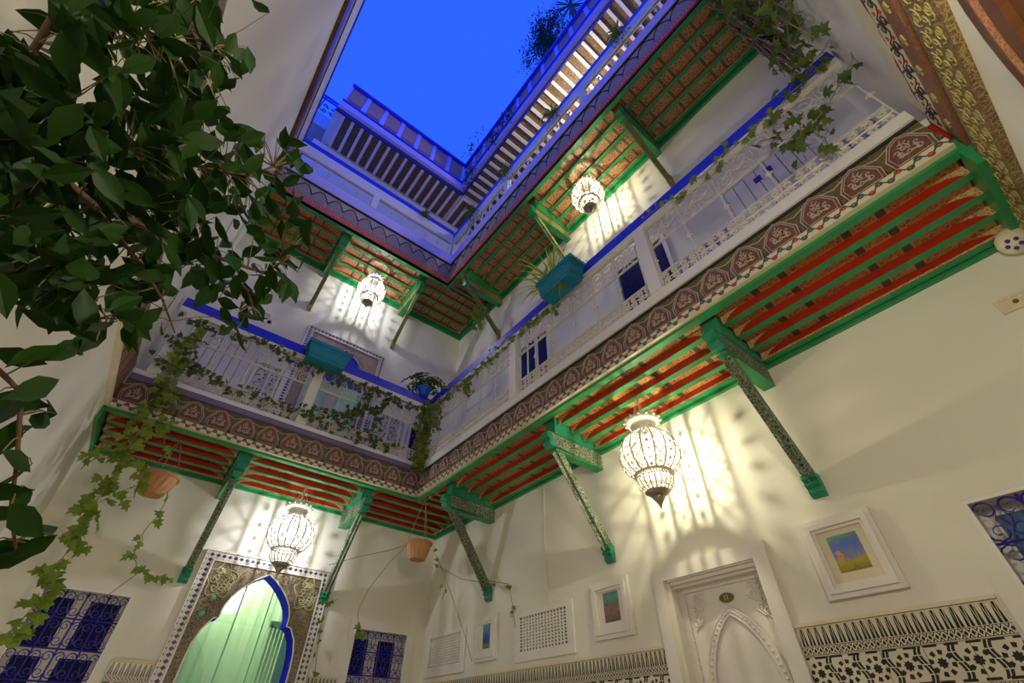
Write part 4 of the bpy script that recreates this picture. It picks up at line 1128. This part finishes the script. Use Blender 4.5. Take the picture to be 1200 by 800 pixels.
HOLE = [(105, 105, 22), (148, 68, 16), (150, 158, 14), (105, 178, 9), (70, 150, 10), (88, 222, 13), (150, 240, 8), (55, 250, 9), (25, 185, 8), (230, 265, 8), (120, 300, 8), (310, 180, 14), (318, 230, 8), (160, 110, 8), (40, 110, 8)]
EX = [(306, 8), (292, 70), (270, 52), (152, 62), (103, 58), (45, 415), (22, 418), (118, 20), (78, 30), (55, 26), (40, 455), (60, 478), (22, 470), (8, 480), (35, 500), (10, 512), (48, 492), (10, 560), (25, 585), (5, 600), (30, 610), (40, 640), (15, 640), (50, 618), (8, 655), (20, 540), (2, 575), (190, 385), (175, 345), (5, 318), (75, 410)]
pts = []
tries = 0
while len(pts) < 640 and tries < 40000:
    tries += 1
    x, y = RN.uniform(-18, 366), RN.uniform(-12, 412)
    if not inpoly(x, y, POLY): continue
    if any(math.hypot(x-a, y-b) < r for a, b, r in HOLE): continue
    if any(math.hypot(x-a, y-b) < 7.6 for a, b in pts): continue
    pts.append((x, y))
pts = EX+pts
sm = MB(); tw = MB(); nl = 0
flat = [(q, b[k][2]) for b in BR for k, q in enumerate([(v[0], v[1]) for v in b])]
for i, (x, y) in enumerate(pts):
    bt = min(((q[0]-x)**2+(q[1]-y)**2, t) for q, t in flat)[1]
    t = bt*RN.uniform(.88, 1.10); p = at(x, y, t)
    while p.x < -4.12: t *= .96; p = at(x, y, t)
    s = RN.uniform(.072, .112)*(1.0 if i >= len(EX) else .98)
    if x > 250: s *= .86
    d = rv()+Vector((.25, .25, -.55)); n = rv(.75)+(CAM-p).normalized()*.55+Vector((0, 0, -.35))
    base = p-d.normalized()*s*.5
    if base.x < -4.15: base.x = -4.15
    if i < 300: put_leaf(fic, 'ficus', base, d, n, s)
    else: add_leaf(sm, FIC_V, FIC_F, base, d, n, s)
    best = min((((b[k]+(b[k+1]-b[k])*f)-base).length, tuple(b[k]+(b[k+1]-b[k])*f)) for b in BR3 for k in range(len(b)-1) for f in (0, .33, .66))
    q = Vector(best[1]); tw.tube([base+d.normalized()*s*.05, (base+q)/2+Vector((0, 0, .01)), q], [.0012, .0016, .0022], 3)
sm.build('leaves', 'ficus', fic, kind='stuff'); tw.build('twigs', 'stem', fic, kind='stuff')

def ivy(name, label, runs, size, parts, kind='ivy', nrm=Vector((0, -1, -.2)), spread=.05, base=None, cat='vine', group=None):
    """runs: list of (points, leaf count)"""
    t = thing(name, label, cat, base or runs[0][0][0], group)
    st = MB(); lv = MB()
    V, F = (IVY_V, IVY_F)
    for P, cnt in runs:
        P = [Vector(p) for p in P]; seg = [(P[i+1]-P[i]).length for i in range(len(P)-1)]; tot = sum(seg)
        st.tube(P, .0035, 4)
        for k in range(cnt):
            u = tot*(k+RN.random())/cnt; i = 0
            while i < len(seg)-1 and u > seg[i]: u -= seg[i]; i += 1
            c = P[i]+(P[i+1]-P[i])*min(1, u/seg[i]); p = c+rv(spread)
            d = rv()+Vector((0, 0, -.7)); n = nrm+rv(.7); s = size*RN.uniform(.65, 1.2)
            if parts: put_leaf(t, kind, p, d, n, s)
            else: add_leaf(lv, V, F, p, d, n, s)
            st.tube([c, p], .0018, 3)
    st.build('stems', 'stem', t, kind='stuff')
    if lv.v: lv.build('leaves', kind, t, kind='stuff')
    return t
yv = -.93
def wig(P, n, a):
    P = [Vector(p) for p in P]; o = []
    for i in range(len(P)-1):
        for k in range(n): o.append(P[i].lerp(P[i+1], k/n)+rv(a))
    return o+[P[-1]]
ivy('hanging_ivy', 'long ivy strand hanging from the left end of the back railing', [
    (wig([(-3.90, yv, 4.55), (-3.87, yv, 3.85), (-3.86, yv, 3.4), (-3.82, yv, 2.8), (-3.80, yv, 2.3), (-3.80, yv, 1.95), (-3.84, yv-.05, 1.5)], 3, .03), 185),
    (wig([(-3.78, yv, 3.75), (-3.70, yv, 3.35), (-3.62, yv, 3.15)], 3, .02), 14),
    (wig([(-3.86, yv, 3.0), (-4.02, yv, 2.88), (-4.06, yv, 2.75)], 3, .01), 9), (wig([(-3.8, yv, 3.0), (-3.66, yv, 2.85), (-3.6, yv, 2.62)], 3, .02), 14)], .105, True, spread=.085)
kz = 3.97
ivy('railing_ivy', 'ivy creeping over the back railing and its corner', [
    (wig([(-4.1, -.87, 4.62), (-3.3, -.88, 4.72), (-2.5, -.88, 4.66), (-1.7, -.88, 4.68), (-.85, -.90, 4.72)], 6, .03), 190),
    (wig([(-4.1, -.87, 4.05), (-3.4, -.88, 4.03), (-2.8, -.88, 3.98), (-2.0, -.88, 3.95), (-1.2, -.88, 3.95)], 6, .04), 120),
    (wig([(-1.75, -.87, 4.7), (-1.85, -.87, 4.35), (-2.25, -.87, 4.12), (-2.6, -.87, 4.02)], 5, .03), 70),
    (wig([(-1.5, -.87, 4.65), (-1.65, -.87, 4.3), (-1.55, -.87, 3.95)], 5, .03), 55),
    (wig([(-2.1, -.87, 4.05), (-1.95, -.87, 4.25), (-1.6, -.87, 4.45)], 5, .03), 45),
    (wig([(-4.12, -.87, 4.4), (-3.9, -.87, 4.2), (-3.6, -.87, 4.05)], 4, .04), 40)], .075, False, 'ivy_dark', spread=.065)
ivy('corner_ivy', 'dense pale ivy curtain hanging down the gallery corner', [
    (wig([(-.86-.05*k, -.93+.02*k, 4.78), (-.87-.05*k, -.93+.02*k, 4.2), (-.86-.03*k, -.93, 3.72)], 5, .03), 150) for k in range(3)]+
    [(wig([(-.90, -1.05-.13*k, 4.72), (-.90, -1.05-.12*k, 4.3-.04*k)], 4, .03), 38) for k in range(3)], .06, False, 'ivy', nrm=Vector((-.6, -.6, -.2)), spread=.06)
ivy('rail_ivy', 'sparse ivy trailing along the blue handrail of the right gallery', [
    (wig([(-.87, -1.2, 4.74), (-.87, -2.0, 4.68), (-.87, -2.8, 4.72), (-.87, -3.5, 4.66), (-.87, -3.75, 4.6)], 6, .03), 150),
    (wig([(-.88, -1.9, 4.7), (-.88, -1.95, 4.48), (-.88, -2.05, 4.42)], 4, .03), 40),
    (wig([(-.87, -5.0, 4.78), (-.87, -5.6, 4.72), (-.87, -6.2, 4.76), (-.87, -6.7, 4.75)], 6, .03), 46)], .065, False, 'ivy', nrm=Vector((-1, 0, -.2)), spread=.05)
# ivy mass on the near wall, upper right
mass = [(wig([(-.95-.16*k, -6.62-.02*(k % 2), 7.0-.2*k), (-.98-.16*k, -6.6, 6.0), (-1.0-.165*k, -6.6, 4.7-.19*k+.25*(k % 3))], 5, .05), 50) for k in range(6)]
ivy('wall_ivy', 'dark bushy ivy hanging down the near wall in the upper right', mass, .11, True, 'ivy_dark', nrm=Vector((0, 1, -.5)), spread=.10)
spr = [(wig([tuple(atx(px, py, -1.0)) for px, py in pth], 3, .02), c) for pth, c in (
    ([(985, 20), (960, 70), (925, 110)], 12), ([(940, 60), (915, 130), (905, 150)], 11), ([(1000, 60), (985, 95), (965, 135)], 10), ([(965, 135), (935, 160), (890, 165)], 20), ([(935, 140), (940, 170), (945, 188)], 10), ([(960, 150), (970, 170)], 4), ([(905, 60), (920, 90)], 5))]
ivy('trailing_ivy', 'ivy sprigs trailing in front of the right end of the right gallery railing', spr, .085, True, 'ivy_dark', nrm=Vector((-.6, .2, -.5)), spread=.06)
mb = MB()
for k in range(150):
    p = Vector((RN.uniform(-1.15, -.72), RN.uniform(-6.7, -6.55), 0)); z = RN.uniform(6.0, 7.2)
    mb.tube([p+Vector((0, 0, z)), p+Vector((RN.uniform(-.1, .1), .03, z-.35)), p+Vector((RN.uniform(-.16, .16), .02, z-RN.uniform(.6, 1.1)))], .008, 3)
tag(mb.build('dry_roots', 'dry', kind='stuff'), 'brown tuft of dry hanging roots beside the near wall ivy', 'roots')

def blades(mb, c, n, L, w, droop, up=.8, side=None):
    for k in range(n):
        a = RN.uniform(0, 2*PI); h = Vector((math.cos(a), math.sin(a), 0))
        if side is not None: h = (h+side*RN.uniform(0, 1.2)).normalized()
        l = L*RN.uniform(.55, 1.1); P = []
        for i in range(6):
            f = i/5; P.append(c+h*l*f*.8+Vector((0, 0, l*(up*f-droop*f*f))))
        sd = h.cross(Vector((0, 0, 1))).normalized()
        for i in range(5):
            w0, w1 = w*(1-(i/5)**2), w*(1-((i+1)/5)**2)
            mb.add([P[i]-sd*w0, P[i]+sd*w0, P[i+1]+sd*w1, P[i+1]-sd*w1], [(0, 1, 2, 3)])
def planter(name, c, ax, L, Wd, H, mat, label):
    """tapered glazed trough; ax 'x' or 'y' is its long side; c = centre of base"""
    t = thing(name, label, 'planter', c)
    def ring(f, z): 
        a, b = L/2*f, Wd/2*f
        if ax == 'y': a, b = b, a
        return [(c[0]-a, c[1]-b, c[2]+z), (c[0]+a, c[1]-b, c[2]+z), (c[0]+a, c[1]+b, c[2]+z), (c[0]-a, c[1]+b, c[2]+z)]
    R = [ring(.84, 0), ring(.97, H*.82), ring(1.06, H*.82), ring(1.06, H), ring(.95, H), ring(.93, H*.8)]
    mb = MB(); vs = sum(R, []); fs = [(3, 2, 1, 0)]
    for i in range(5): fs += [(i*4+j, i*4+(j+1) % 4, i*4+4+(j+1) % 4, i*4+4+j) for j in range(4)]
    fs.append((20, 21, 22, 23)); tro = mb.add(vs, fs).build('trough', mat, t)
    mb = MB(); q = ring(.96, H*.66); q2 = ring(.90, H*.2)
    for r in (q, q2): mb.tube(r, .006, 4, True)
    mb.build('relief_line', 'navy' if mat != 'teal' else 'teal', tro)
    s = ring(.92, H*.86); MB().add(s, [(0, 1, 2, 3)]).build('soil', 'soil', t)
    mb = MB()
    for s in (-1, 1):
        if ax == 'y': mb.tube([(c[0]+Wd*.55, c[1]+s*L*.3, c[2]+H), (c[0]+Wd*.55, c[1]+s*L*.3, c[2]+.05)], .008, 4)
        else: mb.tube([(c[0]+s*L*.3, c[1]+Wd*.55, c[2]+H), (c[0]+s*L*.3, c[1]+Wd*.55, c[2]+.05)], .008, 4)
    mb.build('hook', 'silver_dark', t)
    return t
planter('planter', (-.975, -3.90, 4.66), 'y', .54, .22, .27, 'teal', 'teal glazed trough with spiky pale plant on the right gallery handrail')
mb = MB(); blades(mb, Vector((-.975, -3.78, 4.88)), 46, .62, .011, .65, .9); blades(mb, Vector((-.975, -3.65, 4.88)), 30, .55, .010, .9, .75, Vector((0, .8, 0)))
tag(mb.build('spider_plant', 'fern', kind='stuff', origin=(-.975, -3.78, 4.88)), 'spiky pale green spider plant in the teal trough on the right', 'plant')
mb = MB(); blades(mb, Vector((-1.06, -3.95, 4.64)), 14, .14, .010, 1.2, .3)
tag(mb.build('trailing_shoots', 'ivy', kind='stuff', origin=(-1.06, -3.95, 4.64)), 'small green shoots under the teal trough on the right', 'plant')
planter('planter', (-2.50, -.975, 4.68), 'x', .56, .22, .27, 'teal', 'teal glazed trough on the back gallery handrail, before the upper blue arch')
mb = MB()
for k in range(26): add_leaf(mb, IVY_V, IVY_F, Vector((-2.52+RN.uniform(-.2, .2), -.97, 4.95))+rv(.03), rv()+Vector((0, 0, .6)), rv(), .06)
tag(mb.build('trough_plant', 'ivy_dark', kind='stuff', origin=(-2.5, -.975, 4.95)), 'low dark plant in the teal trough on the back handrail', 'plant')
t = thing('flower_pot', 'bright blue pot standing on the handrail at the gallery corner', 'pot', (-.98, -.84, 4.96))
MB().lathe([(.001, 0), (.075, 0), (.10, .11), (.112, .11), (.112, .135), (.095, .135), (.09, .11), (.001, .11)], (-.98, -.84, 4.96), 20).build('body', 'bright_blue', t, True)
mb = MB()
for k in range(34):
    a = 2*PI*RN.random(); h = Vector((math.cos(a), math.sin(a), 0)); c = Vector((-.98, -.86, 5.09)); l = RN.uniform(.26, .46)
    P = [c+h*l*f*.8+Vector((0, 0, l*(1.3*f-1.3*f*f))) for f in (0, .2, .4, .6, .8, 1)]
    mb.tube(P, .003, 3)
    for i in range(1, 6):
        for s in (-1, 1): add_leaf(mb, SML_V, SML_F, P[i], h*.4+h.cross(Vector((0, 0, 1)))*s+Vector((0, 0, -.3)), Vector((0, 0, 1))+rv(.2), .085)
tag(mb.build('corner_fern', 'ivy_dark', kind='stuff', origin=(-.98, -.84, 5.11)), 'dark arching fern in the bright blue corner pot', 'plant')

def basket(c, r, h, zt, label, wick):
    t = thing('hanging_pot', label, 'pot', c, 'hanging terracotta pots')
    x, y, z = c; mb = MB(); n = 28; vs = []; prof = [(.60, 0), (.80, h*.4), (.96, h*.86), (1.04, h*.87), (1.04, h), (.93, h), (.9, h*.85)]
    for q, zz in prof:
        for k in range(n):
            rr = r*q*(1+(.03*(1 if k % 2 else -1) if 0 < zz < h*.86 else 0)); vs.append((x+rr*math.cos(2*PI*k/n), y+rr*math.sin(2*PI*k/n), z+zz))
    fs = [(i*n+k, i*n+(k+1) % n, (i+1)*n+(k+1) % n, (i+1)*n+k) for i in range(len(prof)-1) for k in range(n)]+[tuple(range(n-1, -1, -1))]
    mb.add(vs, fs).build('bowl', 'terracotta', t)
    MB().lathe([(.001, h*.86), (r*.92, h*.86)], c, 20).build('soil', 'soil', t)
    mb = MB()
    for k in range(3):
        a = 2*PI*k/3+.4; mb.tube([(x+r*math.cos(a), y+r*math.sin(a), z+h), (x, y, zt)], .004, 4)
    mb.build('string', 'wire', t)
    return t
basket((-3.52, -.55, 2.80), .17, .20, 3.41, 'ribbed terracotta bowl on strings under the left end of the lower gallery', 0)
basket((-.70, -.86, 2.66), .155, .20, 3.42, 'ribbed terracotta bowl on strings below the gallery corner', 1)
yb = -.55
ivy('pot_vine', 'thin ivy strand trailing below the left terracotta bowl', [(wig([(-3.42, yb, 2.95), (-3.36, yb, 2.78), (-3.40, yb, 2.45), (-3.38, yb, 2.25), (-3.28, yb+.1, 2.17)], 4, .012), 10), (wig([(-3.28, yb+.1, 2.17), (-3.12, yb+.3, 2.18), (-3.0, yb+.4, 2.22)], 3, .01), 9), ([(-3.28, yb+.1, 2.17), (-3.4, yb+.3, 2.02), (-3.5, yb+.4, 1.9)], 0)], .085, True, 'ivy', spread=.03)
L = lambda P, y: [tuple(aty(a, b, y)) for a, b in P]
Rr = lambda P, x: [tuple(atx(a, b, x)) for a, b in P]
ivy('pot_vine', 'bare wiry vines arching from the terracotta bowl at the corner', [
    (L([(478, 638), (455, 660), (432, 690), (420, 715), (419, 735)], -.6), 0), (L([(421, 728), (420, 745), (424, 750)], -.55), 9), (L([(478, 638), (455, 645), (420, 652), (385, 662)], -.5), 0),
    (Rr([(508, 645), (520, 672), (522, 690), (518, 702)], -.6), 6), (Rr([(512, 650), (530, 700), (545, 745), (553, 775)], -.35), 0), (Rr([(508, 660), (540, 678), (565, 682)], -.3), 0),
    (Rr([(572, 680), (596, 684), (600, 705), (604, 735)], -.06), 6), (L([(395, 702), (380, 712), (372, 760), (368, 800)], -.12), 9)], .07, True, 'ivy', spread=.03)
# upper gallery handrail plants
for k, (y, z, lb) in enumerate(((-1.65, 9.27, 'pale tufted plant on the upper handrail nearest the corner'), (-2.75, 9.27, 'pale tufted plant in the middle of the upper handrail on the right'), (-4.1, 9.27, 'pale tufted plant on the upper handrail above the roof light'), (-5.6, 9.27, 'pale tufted plant on the upper handrail at the far right'))):
    mb = MB(); blades(mb, Vector((-.97, y, z-.1)), 50, .30, .010, 1.3, .8)
    for q in range(40): add_leaf(mb, SML_V, SML_F, Vector((-.96, y, z-.25))+Vector((RN.uniform(-.04, .04), RN.uniform(-.18, .18), RN.uniform(-.25, .1))), rv()+Vector((0, 0, -.6)), rv(), .06)
    tag(mb.build('rail_plant', 'ivy', kind='stuff', origin=(-.97, y, z)), lb, 'plant', 'tufted plants on the upper handrail')
mb = MB(); blades(mb, Vector((-1.7, -.97, 9.15)), 40, .26, .010, 1.3, .8)
tag(mb.build('rail_plant', 'ivy', kind='stuff', origin=(-1.7, -.97, 9.15)), 'pale tufted plant on the upper handrail of the back gallery', 'plant', 'tufted plants on the upper handrail')
ivy('trailing_plant', 'yellow-green trailing plant on the upper corner bracket', [(wig([(-.42, -1.40, 6.9), (-.42, -1.42, 6.6), (-.43, -1.42, 6.25)], 4, .02), 40), (wig([(-.42, -1.40, 6.9), (-.52, -1.40, 6.75), (-.56, -1.42, 6.5)], 4, .02), 26)], .09, False, 'ivy', spread=.05)
# roof terrace plants
c = atx(640, 48, -.45)
t = thing('roof_tree', 'bushy dark tree standing behind the right roof parapet against the sky', 'tree', (c.x, c.y, 11.2))
MB().tube([(c.x, c.y, 11.2), (c.x+.03, c.y, 12.4), (c.x, c.y, c.z)], [.06, .045, .03], 7).build('trunk', 'bark', t)
lf, tg = MB(), MB()
for k in range(80):
    d = rv(); d.z *= .9
    if d.length > 1 or d.length < .2: continue
    e = c+Vector((d.x*.55, d.y*.75, d.z*.85)); tg.tube([c-Vector((0, 0, .3)), (c+e)/2, e], .012, 3)
    for q in range(70):
        p = e+Vector((RN.gauss(0, .12), RN.gauss(0, .12), RN.gauss(0, .12))); add_leaf(lf, SML_V, SML_F, p, rv(), rv(), .085)
lf.build('leaves', 'roofleaf', t, kind='stuff'); tg.build('twigs', 'bark', t, kind='stuff')
MB().lathe([(.001, 0), (.2, 0), (.28, .4), (.30, .4), (.27, .38), (.001, .38)], (c.x, c.y, 11.2), 16).build('pot', 'terracotta', t, True)
c = atx(668, 6, -.55)
t = thing('palm_plant', 'small fan palm beside the roof tree at the top edge', 'plant', (c.x, c.y, 11.2))
mb = MB()
for k in range(70):
    d = rv().normalized(); sd = d.orthogonal().normalized()*.018
    mb.add([c-sd*.6, c+sd*.6, c+d*.34+sd*.8, c+d*.58, c+d*.34-sd*.8], [(0, 1, 2, 3, 4)])
mb.build('fronds', 'roofleaf', t, kind='stuff')
MB().tube([(c.x, c.y, 11.2), (c.x, c.y, c.z)], .06, 7).build('trunk', 'bark', t)
MB().lathe([(.001, 0), (.18, 0), (.24, .35), (.001, .33)], (c.x, c.y, 11.2), 14).build('pot', 'terracotta', t, True)
for k, (px, py, n, rr, lb) in enumerate(((594, 138, 90, .13, 'trailing plant on the right roof ledge, nearest the roof tree'), (578, 162, 80, .12, 'trailing plant on the right roof ledge, middle of three'), (549, 205, 80, .13, 'trailing plant hanging from the roof ledge at the corner'), (552, 172, 60, .22, 'twiggy plant on the coping of the roof corner'))):
    c = atx(px, py, -1.04); mb = MB()
    for q in range(n): add_leaf(mb, SML_V, SML_F, c+Vector((RN.gauss(0, .04), RN.gauss(0, rr), RN.gauss(0, rr*1.4))), rv(), rv(), .08)
    mb.tube([c+Vector((0, 0, -rr)), c+Vector((0, .02, rr*1.5))], .01, 4)
    tag(mb.build('ledge_plant', 'roofleaf', kind='stuff', origin=tuple(c)), lb, 'plant', 'plants on the roof ledge')
